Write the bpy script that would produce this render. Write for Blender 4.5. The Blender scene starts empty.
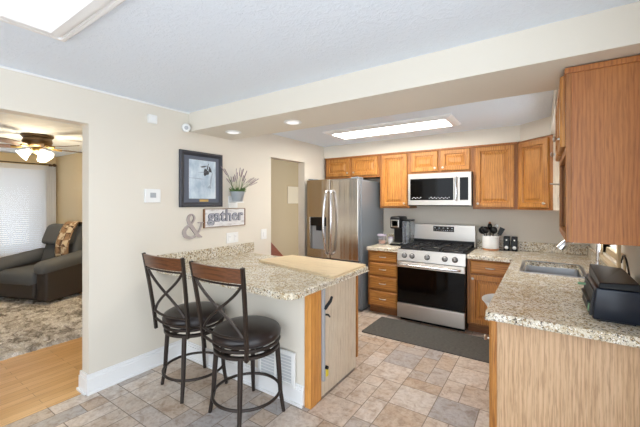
import bpy, bmesh, math, random
from mathutils import Vector, Matrix
random.seed(7)
S = bpy.context.scene
COL = S.collection
PI = math.pi

# ------------------------------------------------------------------ camera, world, lights, exposure
cam = bpy.data.cameras.new('camera')
cam.sensor_width = 36.0
cam.lens = 36.0 * 330.0 / 640.0
cam.shift_y = -(213.5 - 202.0) / 640.0
cam.clip_start = 0.05
camo = bpy.data.objects.new('camera', cam)
COL.objects.link(camo)
camo.location = (0, 0, 1.53)
camo.rotation_euler = (math.radians(90), 0, math.radians(34))
S.camera = camo

w = bpy.data.worlds.new('daylight')
w.use_nodes = True
bg = w.node_tree.nodes['Background']
bg.inputs[0].default_value = (0.84, 0.92, 1.0, 1)
bg.inputs[1].default_value = 2.1
S.world = w
S.view_settings.view_transform = 'Standard'
S.view_settings.look = 'None'
S.view_settings.gamma = 1.0
S.view_settings.exposure = 0.66
S.view_settings.use_curve_mapping = False


def area(name, loc, rot, sx, sy, power, color=(1, 1, 1)):
    l = bpy.data.lights.new(name, 'AREA')
    l.shape = 'RECTANGLE'
    l.size, l.size_y, l.energy, l.color = sx, sy, power, color
    o = bpy.data.objects.new(name, l)
    COL.objects.link(o)
    o.location, o.rotation_euler = loc, rot
    return o


# fill lamp added behind the camera; daylight at the sink and living room windows
area('rear_fill', (-1.3, -2.7, 1.25), (math.radians(-90), 0, 0), 3.2, 2.3, 70, (0.90, 0.95, 1.0))
area('sink_window_daylight', (0.62, 3.50, 1.5), (0, math.radians(90), 0), 0.8, 0.7, 7, (0.95, 0.98, 1.0))
area('living_window_daylight', (-8.45, 1.0, 1.4), (0, math.radians(-90), 0), 1.4, 2.4, 22, (0.95, 0.98, 1.0))
area('hall_fill', (-3.9, 3.9, 2.40), (0, 0, 0), 0.3, 0.3, 4, (1.0, 0.9, 0.75))  # fill light added inside the hall, no fixture seen

# ------------------------------------------------------------------ materials
def lin(c):
    c = c / 255.0
    return c / 12.92 if c <= 0.04045 else ((c + 0.055) / 1.055) ** 2.4


def rgb(r, g, b):
    return (lin(r), lin(g), lin(b), 1)


MATS = {}


def base_mat(name, color, rough=0.6, metal=0.0, spec=0.5, emit=None, estr=0.0):
    m = bpy.data.materials.new(name)
    m.use_nodes = True
    b = m.node_tree.nodes['Principled BSDF']
    b.inputs['Base Color'].default_value = color
    b.inputs['Roughness'].default_value = rough
    b.inputs['Metallic'].default_value = metal
    b.inputs['Specular IOR Level'].default_value = spec
    if emit:
        b.inputs['Emission Color'].default_value = emit
        b.inputs['Emission Strength'].default_value = estr
    MATS[name] = m
    return m


def nodes(m):
    nt = m.node_tree
    return nt, nt.nodes['Principled BSDF']


def coords(nt, scale=(1, 1, 1), rot=(0, 0, 0), loc=(0, 0, 0)):
    tc = nt.nodes.new('ShaderNodeTexCoord')
    mp = nt.nodes.new('ShaderNodeMapping')
    mp.inputs['Scale'].default_value = scale
    mp.inputs['Rotation'].default_value = rot
    mp.inputs['Location'].default_value = loc
    nt.links.new(tc.outputs['Object'], mp.inputs['Vector'])
    return mp.outputs['Vector']


def noise(nt, vec, scale, detail=3, rough=0.5, dist=0.0):
    n = nt.nodes.new('ShaderNodeTexNoise')
    n.inputs['Scale'].default_value = scale
    n.inputs['Detail'].default_value = detail
    n.inputs['Roughness'].default_value = rough
    n.inputs['Distortion'].default_value = dist
    nt.links.new(vec, n.inputs['Vector'])
    return n.outputs['Fac']


def ramp(nt, fac, stops, interp='LINEAR'):
    r = nt.nodes.new('ShaderNodeValToRGB')
    r.color_ramp.interpolation = interp
    e = r.color_ramp.elements
    while len(e) < len(stops):
        e.new(0.5)
    for i, (p, c) in enumerate(stops):
        e[i].position = p
        e[i].color = c
    nt.links.new(fac, r.inputs[0])
    return r.outputs['Color']


def mix(nt, fac, a, b, mode='MIX'):
    m = nt.nodes.new('ShaderNodeMix')
    m.data_type = 'RGBA'
    m.blend_type = mode
    for sock, v in ((m.inputs[0], fac), (m.inputs[6], a), (m.inputs[7], b)):
        if hasattr(v, 'is_linked'):
            nt.links.new(v, sock)
        else:
            sock.default_value = v
    return m.outputs[2]


def bump(nt, b, h, strength=0.2, dist=0.01):
    n = nt.nodes.new('ShaderNodeBump')
    n.inputs['Strength'].default_value = strength
    n.inputs['Distance'].default_value = dist
    nt.links.new(h, n.inputs['Height'])
    nt.links.new(n.outputs['Normal'], b.inputs['Normal'])


def paint(name, color, rough=0.6, bscale=60, bstr=0.05):
    m = base_mat(name, color, rough)
    nt, b = nodes(m)
    v = coords(nt)
    f = noise(nt, v, bscale, 4)
    f2 = noise(nt, v, 1.3, 2)
    c = mix(nt, f2, tuple(x * 0.97 for x in color[:3]) + (1,), tuple(min(1, x * 1.03) for x in color[:3]) + (1,))
    nt.links.new(c, b.inputs['Base Color'])
    bump(nt, b, f, bstr, 0.01)
    return m


def wood(name, dark, mid, light, axis='z', rough=0.42, bands=12.0, contrast=1.0, line=None):
    m = base_mat(name, mid, rough)
    nt, b = nodes(m)
    sc = {'x': (0.05, 1, 1), 'y': (1, 0.05, 1), 'z': (1, 1, 0.05)}[axis]
    v = coords(nt, sc)
    tc = nt.nodes.new('ShaderNodeTexCoord')
    sp = nt.nodes.new('ShaderNodeSeparateXYZ')
    nt.links.new(tc.outputs['Object'], sp.inputs[0])
    ga = {'x': 0, 'y': 1, 'z': 2}[axis]
    oa = [i for i in range(3) if i != ga]
    ad = nt.nodes.new('ShaderNodeMath')
    ad.operation = 'ADD'
    nt.links.new(sp.outputs[oa[0]], ad.inputs[0])
    nt.links.new(sp.outputs[oa[1]], ad.inputs[1])
    gm = nt.nodes.new('ShaderNodeMath')
    gm.operation = 'MULTIPLY'
    gm.inputs[1].default_value = 0.13
    nt.links.new(sp.outputs[ga], gm.inputs[0])
    cb = nt.nodes.new('ShaderNodeCombineXYZ')
    nt.links.new(ad.outputs[0], cb.inputs[0])
    nt.links.new(gm.outputs[0], cb.inputs[1])
    wv = nt.nodes.new('ShaderNodeTexWave')
    wv.wave_type = 'BANDS'
    wv.bands_direction = 'X'
    wv.inputs['Scale'].default_value = bands
    wv.inputs['Distortion'].default_value = 11.0
    wv.inputs['Detail'].default_value = 1.5
    wv.inputs['Detail Scale'].default_value = 0.5
    nt.links.new(cb.outputs[0], wv.inputs['Vector'])
    big = noise(nt, v, 9.0, 3, 0.5, 0.2)
    streak = noise(nt, v, 105, 4, 0.6, 0.2)
    fine = noise(nt, v, 150, 3, 0.6)
    c1 = ramp(nt, wv.outputs['Fac'], [(0.0, dark), (0.22, mid), (0.8, light), (1.0, light)])
    c2 = ramp(nt, big, [(0.3, mid), (0.7, light)])
    c3 = ramp(nt, streak, [(0.34, dark), (0.5, mid), (0.66, light)])
    c = mix(nt, 0.42 * contrast, c2, c1)
    c = mix(nt, 0.38 * contrast, c, c3)
    pores = ramp(nt, fine, [(0.36, (0.52, 0.44, 0.38, 1)), (0.5, (1, 1, 1, 1))])
    c = mix(nt, 0.6 * contrast, c, pores, 'MULTIPLY')
    nt.links.new(c, b.inputs['Base Color'])
    bump(nt, b, fine, 0.05, 0.004)
    return m


M = {}
M['wall'] = paint('cream_wall_paint', rgb(226, 219, 206))
M['tan'] = paint('tan_wall_paint', rgb(228, 208, 168))
M['hall'] = paint('hall_wall_paint', rgb(190, 170, 136))
M['white'] = paint('white_trim_paint', rgb(240, 240, 240), 0.35, 40, 0.01)
M['plastic'] = base_mat('white_plastic', rgb(238, 238, 236), 0.4)
M['greyplastic'] = base_mat('grey_plastic', rgb(170, 174, 178), 0.45)


def ceiling_mat():
    m = base_mat('textured_ceiling_paint', rgb(230, 239, 250), 0.75)
    nt, b = nodes(m)
    v = coords(nt)
    n1 = noise(nt, v, 26, 5, 0.6, 1.2)
    h = ramp(nt, n1, [(0.46, (0, 0, 0, 1)), (0.62, (1, 1, 1, 1))])
    bump(nt, b, h, 0.3, 0.008)
    return m


M['ceiling'] = ceiling_mat()
OAK = (rgb(114, 64, 22), rgb(180, 116, 50), rgb(206, 148, 76))
M['oak_shade_frame'] = wood('shade_darkened_oak', rgb(112, 66, 28), rgb(156, 98, 46), rgb(176, 118, 60))  # oak darkened in colour for the shade around the doors
M['oak'] = wood('honey_oak', *OAK)
M['oak_x'] = wood('honey_oak_drawer', *OAK, axis='x')
M['oak_end'] = wood('brown_oak_veneer', rgb(104, 56, 20), rgb(164, 98, 46), rgb(186, 122, 62), bands=18, contrast=0.75)
M['oak_raw'] = wood('pale_oak_veneer', rgb(158, 118, 82), rgb(204, 168, 130), rgb(216, 184, 150), bands=14, contrast=0.9)
M['post'] = wood('amber_oak_post', rgb(176, 106, 44), rgb(214, 146, 70), rgb(228, 166, 90), bands=6, contrast=0.8)
M['panel'] = wood('pale_grooved_panel', rgb(200, 180, 152), rgb(220, 204, 180), rgb(228, 214, 194), bands=16, contrast=0.7)
M['board'] = wood('pale_board_wood', rgb(206, 178, 136), rgb(224, 200, 160), rgb(232, 212, 176), axis='x', bands=6, contrast=0.6)
M['walnut'] = wood('brown_rail_wood', rgb(52, 28, 16), rgb(90, 54, 34), rgb(116, 74, 48), axis='x', rough=0.3)
M['stairwood'] = wood('red_brown_stair_wood', rgb(96, 40, 20), rgb(140, 66, 34), rgb(160, 84, 46), axis='y')
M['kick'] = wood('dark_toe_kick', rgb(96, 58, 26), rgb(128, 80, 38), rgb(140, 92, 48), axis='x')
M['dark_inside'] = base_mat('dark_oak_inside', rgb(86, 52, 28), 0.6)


def granite():
    m = base_mat('speckled_granite', rgb(205, 192, 165), 0.22)
    nt, b = nodes(m)
    v = coords(nt)
    v2 = coords(nt, (1, 1, 1), (0.3, 0.2, 0.6), (3.1, 1.7, 0.4))
    n0 = noise(nt, v, 10, 4, 0.6, 0.6)
    basec = ramp(nt, n0, [(0.32, rgb(200, 184, 154)), (0.5, rgb(216, 206, 184)), (0.68, rgb(230, 224, 212))])
    n1 = noise(nt, v, 60, 3, 0.62, 0.5)
    f1 = ramp(nt, n1, [(0.53, (0, 0, 0, 1)), (0.60, (1, 1, 1, 1))])
    c = mix(nt, f1, basec, rgb(158, 132, 94))
    n2 = noise(nt, v2, 80, 3, 0.6, 0.8)
    f2 = ramp(nt, n2, [(0.57, (0, 0, 0, 1)), (0.62, (1, 1, 1, 1))])
    c = mix(nt, f2, c, rgb(84, 74, 66))
    n3 = noise(nt, v2, 115, 2, 0.5, 0.3)
    f3 = ramp(nt, n3, [(0.60, (0, 0, 0, 1)), (0.65, (1, 1, 1, 1))])
    c = mix(nt, f3, c, rgb(244, 240, 232))
    n4 = noise(nt, v, 100, 2, 0.5, 0.4)
    f4 = ramp(nt, n4, [(0.64, (0, 0, 0, 1)), (0.68, (1, 1, 1, 1))])
    c = mix(nt, f4, c, rgb(44, 38, 36))
    nt.links.new(c, b.inputs['Base Color'])
    return m


M['granite'] = granite()


def steel(name, col, rough=0.28, axis='x'):
    m = base_mat(name, col, rough, 1.0)
    nt, b = nodes(m)
    sc = {'x': (1, 60, 300), 'z': (300, 300, 1)}[axis]
    f = noise(nt, coords(nt, sc), 1.0, 2)
    mr = nt.nodes.new('ShaderNodeMapRange')
    mr.inputs[3].default_value = rough - 0.06
    mr.inputs[4].default_value = rough + 0.08
    nt.links.new(f, mr.inputs[0])
    nt.links.new(mr.outputs[0], b.inputs['Roughness'])
    bump(nt, b, f, 0.03, 0.002)
    return m


M['steel'] = steel('brushed_steel', rgb(216, 211, 204), 0.36)
M['steel_v'] = steel('brushed_fridge_steel', rgb(204, 196, 186), 0.2)
nt_, b_ = nodes(M['steel_v'])
bump(nt_, b_, noise(nt_, coords(nt_, (7, 7, 0.35)), 1.0, 2), 0.35, 0.03)
M['knobsteel'] = base_mat('dark_knob_steel', rgb(150, 148, 146), 0.3, 1.0)
M['chrome'] = base_mat('chrome', rgb(224, 224, 226), 0.18, 1.0)
M['nickel'] = base_mat('brushed_nickel', rgb(205, 200, 192), 0.3, 1.0)
M['brass'] = base_mat('brass_plate', rgb(205, 175, 110), 0.35, 0.8)
M['fridge_side'] = base_mat('grey_fridge_side', rgb(134, 142, 150), 0.4, 0.3)
M['black'] = base_mat('black_plastic', rgb(15, 15, 17), 0.32, spec=0.3)
M['printer_side'] = base_mat('blue_black_plastic', rgb(24, 32, 46), 0.28)
M['glass_black'] = base_mat('black_oven_glass', rgb(6, 6, 7), 0.06, spec=0.2)
M['iron'] = base_mat('cast_iron', rgb(30, 30, 32), 0.55)
M['bronze'] = base_mat('dark_bronze_metal', rgb(58, 50, 46), 0.42, 0.55)
M['leather'] = base_mat('dark_brown_leather', rgb(38, 30, 29), 0.33)
M['frame'] = base_mat('charcoal_frame', rgb(52, 54, 62), 0.4)
M['matboard'] = base_mat('slate_mat_board', rgb(92, 98, 112), 0.7)
M['zinc'] = base_mat('galvanised_zinc', rgb(170, 178, 186), 0.45, 0.4)
M['leaf'] = base_mat('green_leaf', rgb(96, 124, 74), 0.6)
M['lavender'] = base_mat('dusty_lavender', rgb(140, 122, 132), 0.7)
M['amp'] = base_mat('taupe_letter_paint', rgb(176, 164, 160), 0.6)
M['letter'] = base_mat('grey_letter_paint', rgb(168, 168, 178), 0.6)
M['ceramic'] = base_mat('white_ceramic', rgb(238, 238, 238), 0.2)
M['terracotta'] = base_mat('tan_clay', rgb(190, 130, 90), 0.6)
M['bronze_fan'] = base_mat('antique_bronze', rgb(92, 72, 50), 0.35, 0.6)
M['blade'] = wood('brown_fan_blade', rgb(60, 38, 22), rgb(88, 60, 36), rgb(104, 74, 46), axis='x', contrast=0.6)
M['lampglass'] = base_mat('lit_frosted_glass', rgb(255, 248, 232), 0.4, emit=(1, 0.93, 0.78, 1), estr=2.2)
M['diffuser'] = base_mat('lit_diffuser', rgb(250, 250, 250), 0.5, emit=(0.97, 0.98, 1, 1), estr=0.75)
M['diffuser2'] = base_mat('lit_tube_diffuser', rgb(250, 250, 250), 0.5, emit=(1, 0.96, 0.88, 1), estr=17.0)
M['canlens'] = base_mat('frosted_can_lens', rgb(240, 242, 244), 0.5, emit=(1, 1, 1, 1), estr=0.45)
M['grey_cloth'] = paint('charcoal_microfibre', rgb(94, 97, 100), 0.9, 90, 0.2)
M['brown_hide'] = paint('dark_brown_hide', rgb(58, 52, 50), 0.5, 40, 0.1)
M['yellow'] = base_mat('yellow_tag', rgb(228, 208, 60), 0.5)
M['pink'] = base_mat('pink_grain', rgb(214, 160, 130), 0.6)
M['lilac'] = base_mat('lilac_lid', rgb(196, 186, 206), 0.4)
M['green'] = base_mat('green_sticker', rgb(120, 170, 130), 0.5)
M['screen'] = base_mat('dark_display', rgb(16, 18, 22), 0.15)
M['legend'] = base_mat('pale_print', rgb(210, 214, 220), 0.5)
M['mat_rubber'] = None


def glass(name, tint, alpha_rough=0.05):
    m = base_mat(name, tint, alpha_rough)
    nt, b = nodes(m)
    b.inputs['Transmission Weight'].default_value = 0.9
    b.inputs['IOR'].default_value = 1.2
    return m


M['tank'] = glass('clear_smoky_plastic', rgb(214, 222, 232))
M['clear'] = glass('clear_plastic', rgb(240, 240, 245))
M['pane'] = glass('window_glass', rgb(250, 252, 255), 0.0)


def mat_fabric():
    m = base_mat('grey_woven_mat', rgb(94, 92, 90), 0.85)
    nt, b = nodes(m)
    f = noise(nt, coords(nt, (30, 160, 1)), 1.0, 3)
    c = ramp(nt, f, [(0.3, rgb(62, 60, 57)), (0.7, rgb(98, 95, 90))])
    nt.links.new(c, b.inputs['Base Color'])
    bump(nt, b, f, 0.2, 0.004)
    return m


M['mat_rubber'] = mat_fabric()


def sign_mat():
    m = base_mat('whitewashed_planks', rgb(226, 224, 222), 0.8)
    nt, b = nodes(m)
    f = noise(nt, coords(nt, (1, 6, 60)), 1.5, 4, 0.6)
    c = ramp(nt, f, [(0.3, rgb(176, 168, 164)), (0.48, rgb(226, 224, 224)), (0.8, rgb(240, 240, 240))])
    nt.links.new(c, b.inputs['Base Color'])
    return m


M['sign'] = sign_mat()
M['rust'] = wood('rusty_edge_wood', rgb(90, 56, 34), rgb(136, 96, 62), rgb(156, 118, 84))


def print_mat():
    m = base_mat('pale_blue_print', rgb(196, 210, 222), 0.25)
    nt, b = nodes(m)
    f = noise(nt, coords(nt, (1, 5, 3)), 2.0, 4, 0.6)
    c = ramp(nt, f, [(0.35, rgb(168, 188, 206)), (0.6, rgb(206, 220, 230)), (0.8, rgb(228, 234, 240))])
    nt.links.new(c, b.inputs['Base Color'])
    return m


M['print'] = print_mat()
M['ink'] = base_mat('dark_print_ink', rgb(52, 56, 66), 0.3)
M['ink2'] = base_mat('mid_print_ink', rgb(150, 164, 180), 0.3)


def stone_mats():
    m = base_mat('stone_vinyl', rgb(190, 176, 160), 0.38)
    nt, b = nodes(m)
    at = nt.nodes.new('ShaderNodeAttribute')
    at.attribute_name = 'stone'
    v = coords(nt)
    n1 = noise(nt, v, 9, 5, 0.65, 1.0)
    n2 = noise(nt, v, 30, 5, 0.65, 0.6)
    c1 = ramp(nt, n1, [(0.32, (0.60, 0.50, 0.43, 1)), (0.46, (0.92, 0.89, 0.86, 1)), (0.58, (1.05, 1.05, 1.06, 1)), (0.70, (0.84, 0.82, 0.82, 1))])
    c2 = ramp(nt, n2, [(0.36, (0.66, 0.58, 0.52, 1)), (0.54, (1, 1, 1, 1))])
    n3 = noise(nt, v, 4.5, 4, 0.6, 1.5)
    c1b = ramp(nt, n3, [(0.34, (0.86, 0.72, 0.58, 1)), (0.5, (1, 1, 1, 1)), (0.68, (0.92, 0.94, 0.98, 1))])
    c = mix(nt, 0.85, at.outputs['Color'], c1, 'MULTIPLY')
    c = mix(nt, 0.42, c, c1b, 'MULTIPLY')
    c = mix(nt, 0.6, c, c2, 'MULTIPLY')
    nt.links.new(c, b.inputs['Base Color'])
    bump(nt, b, n2, 0.12, 0.004)
    g = paint('tile_grout', rgb(136, 122, 110), 0.7)
    return m, g


def plank_floor():
    m = base_mat('honey_plank_floor', rgb(206, 158, 98), 0.3)
    nt, b = nodes(m)
    v = coords(nt, (1, 1, 1), (0, 0, PI / 2))
    br = nt.nodes.new('ShaderNodeTexBrick')
    br.offset = 0.4
    br.inputs['Color1'].default_value = rgb(230, 186, 126)
    br.inputs['Color2'].default_value = rgb(214, 164, 102)
    br.inputs['Mortar'].default_value = rgb(176, 128, 76)
    br.inputs['Scale'].default_value = 1.0
    br.inputs['Mortar Size'].default_value = 0.0018
    br.inputs['Brick Width'].default_value = 0.9
    br.inputs['Row Height'].default_value = 0.075
    nt.links.new(v, br.inputs['Vector'])
    f = noise(nt, coords(nt, (30, 2, 1)), 1.5, 4, 0.6)
    c = mix(nt, 0.5, br.outputs['Color'], ramp(nt, f, [(0.3, (0.75, 0.66, 0.56, 1)), (0.6, (1.05, 1.05, 1.05, 1))]), 'MULTIPLY')
    nt.links.new(c, b.inputs['Base Color'])
    return m


def rug_mat():
    m = base_mat('mottled_shag', rgb(170, 156, 138), 0.95)
    nt, b = nodes(m)
    v = coords(nt)
    n1 = noise(nt, v, 6, 4, 0.6, 1.0)
    n2 = noise(nt, v, 60, 4, 0.7, 1.0)
    c1 = ramp(nt, n1, [(0.36, rgb(132, 124, 114)), (0.48, rgb(200, 193, 183)), (0.60, rgb(236, 232, 226))])
    c2 = ramp(nt, n2, [(0.35, (0.4, 0.37, 0.34, 1)), (0.6, (1.1, 1.1, 1.1, 1))])
    nt.links.new(mix(nt, 0.7, c1, c2, 'MULTIPLY'), b.inputs['Base Color'])
    return m


def plaid_mat():
    m = base_mat('plaid_throw', rgb(190, 170, 140), 0.9)
    nt, b = nodes(m)
    v = coords(nt)
    ch = nt.nodes.new('ShaderNodeTexChecker')
    ch.inputs['Scale'].default_value = 9.0
    ch.inputs['Color1'].default_value = rgb(206, 190, 164)
    ch.inputs['Color2'].default_value = rgb(92, 70, 54)
    nt.links.new(v, ch.inputs['Vector'])
    n2 = noise(nt, v, 12, 2)
    c = mix(nt, ramp(nt, n2, [(0.45, (0, 0, 0, 1)), (0.55, (1, 1, 1, 1))]), ch.outputs['Color'], rgb(150, 120, 92))
    nt.links.new(c, b.inputs['Base Color'])
    return m


# ------------------------------------------------------------------ mesh helpers (world coordinates; obj() moves them to the parent's origin)
ORIG = {}


class MB:
    def __init__(self):
        self.bm = bmesh.new()

    def box(self, x0, x1, y0, y1, z0, z1, bev=0.0, seg=2, mi=0):
        b = self.bm
        vs = [b.verts.new((x, y, z)) for x in (x0, x1) for y in (y0, y1) for z in (z0, z1)]
        idx = [(0, 1, 3, 2), (4, 6, 7, 5), (0, 4, 5, 1), (2, 3, 7, 6), (0, 2, 6, 4), (1, 5, 7, 3)]
        fs = [b.faces.new([vs[i] for i in q]) for q in idx]
        for f in fs:
            f.material_index = mi
        if bev > 0:
            es = list({e for f in fs for e in f.edges})
            bmesh.ops.bevel(b, geom=es, offset=bev, segments=seg, profile=0.5, affect='EDGES')
        return self

    def hexa(self, pts):
        b = self.bm
        vs = [b.verts.new(p) for p in pts]  # 0-3 bottom loop, 4-7 top loop
        for q in [(3, 2, 1, 0), (4, 5, 6, 7), (0, 1, 5, 4), (1, 2, 6, 5), (2, 3, 7, 6), (3, 0, 4, 7)]:
            b.faces.new([vs[i] for i in q])
        return self

    def lathe(self, prof, c=(0, 0, 0), axis=(0, 0, 1), seg=24, cap=True):
        b = self.bm
        ax = Vector(axis).normalized()
        u = ax.orthogonal().normalized()
        v = ax.cross(u)
        rings = []
        for r, h in prof:
            ring = []
            for k in range(seg):
                a = 2 * PI * k / seg
                ring.append(b.verts.new(Vector(c) + ax * h + (u * math.cos(a) + v * math.sin(a)) * max(r, 1e-4)))
            rings.append(ring)
        for p, q in zip(rings, rings[1:]):
            for k in range(seg):
                b.faces.new((p[k], p[(k + 1) % seg], q[(k + 1) % seg], q[k]))
        if cap:
            b.faces.new(list(reversed(rings[0])))
            b.faces.new(rings[-1])
        return self

    def cyl(self, p0, p1, r0, r1=None, seg=16):
        p0, p1 = Vector(p0), Vector(p1)
        d = p1 - p0
        return self.lathe([(r0, 0), (r0 if r1 is None else r1, d.length)], p0, d, seg)

    def tube(self, pts, r, seg=10, closed=False, flat=1.0, up=None):
        b = self.bm
        P = [Vector(p) for p in pts]
        n = len(P)
        rings = []
        prev = None
        for i in range(n):
            if closed:
                t = (P[(i + 1) % n] - P[i - 1]).normalized()
            else:
                t = (P[min(i + 1, n - 1)] - P[max(i - 1, 0)]).normalized()
            if up is not None:
                u = t.cross(Vector(up)).normalized()
            elif prev is None:
                u = t.orthogonal().normalized()
            else:
                u = (prev - t * prev.dot(t)).normalized()
            prev = u
            v = t.cross(u)
            rr = r[i] if isinstance(r, (list, tuple)) else r
            rings.append([b.verts.new(P[i] + (u * math.cos(2 * PI * k / seg) * flat + v * math.sin(2 * PI * k / seg)) * rr) for k in range(seg)])
        m = n if closed else n - 1
        for i in range(m):
            p, q = rings[i], rings[(i + 1) % n]
            for k in range(seg):
                b.faces.new((p[k], p[(k + 1) % seg], q[(k + 1) % seg], q[k]))
        if not closed:
            b.faces.new(list(reversed(rings[0])))
            b.faces.new(rings[-1])
        return self

    def prism(self, poly, z0, z1, bev=0.0, holes=()):
        """flat polygon in xy (with holes), extruded from z1 down to z0; bev eases the outer top and bottom edge"""
        b = self.bm
        es = []
        for loop in [poly] + list(holes):
            vs = [b.verts.new((x, y, z1)) for x, y in loop]
            es += [b.edges.new((vs[i], vs[(i + 1) % len(vs)])) for i in range(len(vs))]
        r = bmesh.ops.triangle_fill(b, edges=es, use_beauty=True, use_dissolve=False)
        top = [g for g in r['geom'] if isinstance(g, bmesh.types.BMFace)]
        for f in top:
            f.normal_update()
            if f.normal.z < 0:
                f.normal_flip()
        ex = bmesh.ops.extrude_face_region(b, geom=top, use_keep_orig=True)
        nv = [g for g in ex['geom'] if isinstance(g, bmesh.types.BMVert)]
        bmesh.ops.translate(b, verts=nv, vec=(0, 0, z0 - z1))
        for g in ex['geom']:
            if isinstance(g, bmesh.types.BMFace):
                g.normal_flip()
        if bev > 0:
            es = [e for f in list(b.faces) for e in f.edges]
            es = [e for e in set(es) if len(e.link_faces) == 2 and abs(e.verts[0].co.z - e.verts[1].co.z) < 1e-6
                  and abs(e.calc_face_angle(0)) > 1.0]
            bmesh.ops.bevel(b, geom=es, offset=bev, segments=3, profile=0.5, affect='EDGES')
        return self

    def rings(self, P, U, V, N, w, h, spec, back=True):
        """nested rectangles on a front: spec = [(inset, depth), ...] outward along N"""
        b = self.bm
        P, U, V, N = Vector(P), Vector(U), Vector(V), Vector(N)
        L = []
        for ins, d in spec:
            L.append([b.verts.new(P + U * x + V * y + N * d) for x, y in
                      ((ins, ins), (w - ins, ins), (w - ins, h - ins), (ins, h - ins))])
        for p, q in zip(L, L[1:]):
            for k in range(4):
                b.faces.new((p[k], p[(k + 1) % 4], q[(k + 1) % 4], q[k]))
        b.faces.new(L[-1])
        if back:
            b.faces.new(list(reversed(L[0])))
        return self


def obj(name, mb, mat, parent=None, smooth=False, label=None, mods=None):
    me = bpy.data.meshes.new(name)
    bm = mb.bm
    if parent is not None:
        off = ORIG[parent.name]
        bmesh.ops.translate(bm, verts=bm.verts, vec=-off)
    bmesh.ops.recalc_face_normals(bm, faces=bm.faces)
    bm.to_mesh(me)
    bm.free()
    for m in (mat if isinstance(mat, (list, tuple)) else [mat]):
        me.materials.append(m)
    if smooth:
        for p in me.polygons:
            p.use_smooth = True
        try:
            me.set_sharp_from_angle(angle=math.radians(40))
        except Exception:
            pass
    o = bpy.data.objects.new(name, me)
    COL.objects.link(o)
    if parent is not None:
        o.parent = parent
        ORIG[o.name] = ORIG[parent.name]
    else:
        ORIG[o.name] = Vector((0, 0, 0))
    if label:
        o['label'] = label
    return o


def tag(o, label, cat, group=None, kind=None):
    o['label'] = label
    o['category'] = cat
    if group:
        o['group'] = group
    if kind:
        o['kind'] = kind
    return o


def thing(name, label, cat, loc, group=None):
    o = bpy.data.objects.new(name, None)
    o.empty_display_size = 0.1
    COL.objects.link(o)
    o.location = loc
    ORIG[o.name] = Vector(loc)
    return tag(o, label, cat, group)


def struct(name, mb, mat, label=None, parent=None, smooth=False):
    o = obj(name, mb, mat, parent, smooth)
    if parent is None:
        o['kind'] = 'structure'
        if label:
            o['label'] = label
    return o


def copy_tree(root, loc, rotz, label):
    r = root.copy()
    COL.objects.link(r)
    r.location = loc
    r.rotation_euler = (0, 0, rotz)
    r['label'] = label
    for ch in list(root.children):
        c = ch.copy()
        COL.objects.link(c)
        c.parent = r
        for g in list(ch.children):
            d = g.copy()
            COL.objects.link(d)
            d.parent = c
    return r


# ------------------------------------------------------------------ room shell
XL, XR, YB, ZC = -3.0, 0.45, 4.90, 2.44
WT = 0.12
YR = -2.6

# left wall with the wide living-room opening and the hall doorway
m = MB()
m.box(XL - WT, XL, YR, -1.1, 0, ZC)
m.box(XL - WT, XL, -1.1, 1.15, 2.155, ZC)
m.box(XL - WT, XL, 1.15, 3.28, 0, ZC)
m.box(XL - WT, XL, 3.28, 4.03, 2.13, ZC)
m.box(XL - WT, XL, 4.03, YB, 0, ZC)
struct('wall_left', m, M['wall'], 'cream left wall with two openings')
struct('wall_back', MB().box(XL - WT, XR + WT, YB, YB + WT, 0, ZC), M['wall'], 'cream wall behind the range')
# right wall with the sink window
m = MB()
wy0, wy1, wz0, wz1 = 3.12, 3.88, 1.08, 2.0
m.box(XR, XR + WT, 1.3, wy0, 0, ZC).box(XR, XR + WT, wy1, YB, 0, ZC)  # wall ends early near the camera, opened to let sky light in
m.box(XR, XR + WT, wy0, wy1, 0, wz0).box(XR, XR + WT, wy0, wy1, wz1, ZC)
struct('wall_right', m, M['wall'], 'cream wall behind the sink')
# ceiling with the recessed light panel hole
hx0, hx1, hy0, hy1 = -2.125, -1.03, -0.75, 0.645
m = MB()
m.box(XL - WT, hx0, YR, YB + WT, ZC, ZC + 0.02).box(hx1, XR + WT, YR, YB + WT, ZC, ZC + 0.02)
m.box(hx0, hx1, YR, hy0, ZC, ZC + 0.02).box(hx0, hx1, hy1, YB + WT, ZC, ZC + 0.02)
struct('ceiling', m, M['ceiling'], 'white textured kitchen ceiling')
struct('ceiling_beam', MB().box(XL, XR, 2.05, 2.60, 2.25, ZC), M['wall'], 'cream dropped beam across the kitchen ceiling')
m = MB()
m.prism([(XL, YB), (XL, 4.56), (-0.22, 4.56), (0.075, 4.26), (0.075, 2.60), (XR, 2.60), (XR, YB)], 2.245, ZC)
struct('ceiling_soffit', m, M['wall'], 'cream soffit over the wall cabinets')

# stone-look floor laid as an ashlar of mixed tiles, one mesh
stone, grout = stone_mats()
TONES = [rgb(206, 192, 178), rgb(200, 184, 168), rgb(214, 204, 194), rgb(192, 182, 174), rgb(180, 175, 173), rgb(204, 186, 168),
         rgb(212, 200, 188), rgb(198, 188, 180), rgb(196, 176, 156)]
bm = bmesh.new()
cl = bm.loops.layers.float_color.new('stone')
cell = 0.148
gx0, gy0 = -3.05, -2.65
nx, ny = 24, 51
used = [[False] * ny for _ in range(nx)]
rnd = random.Random(11)


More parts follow.
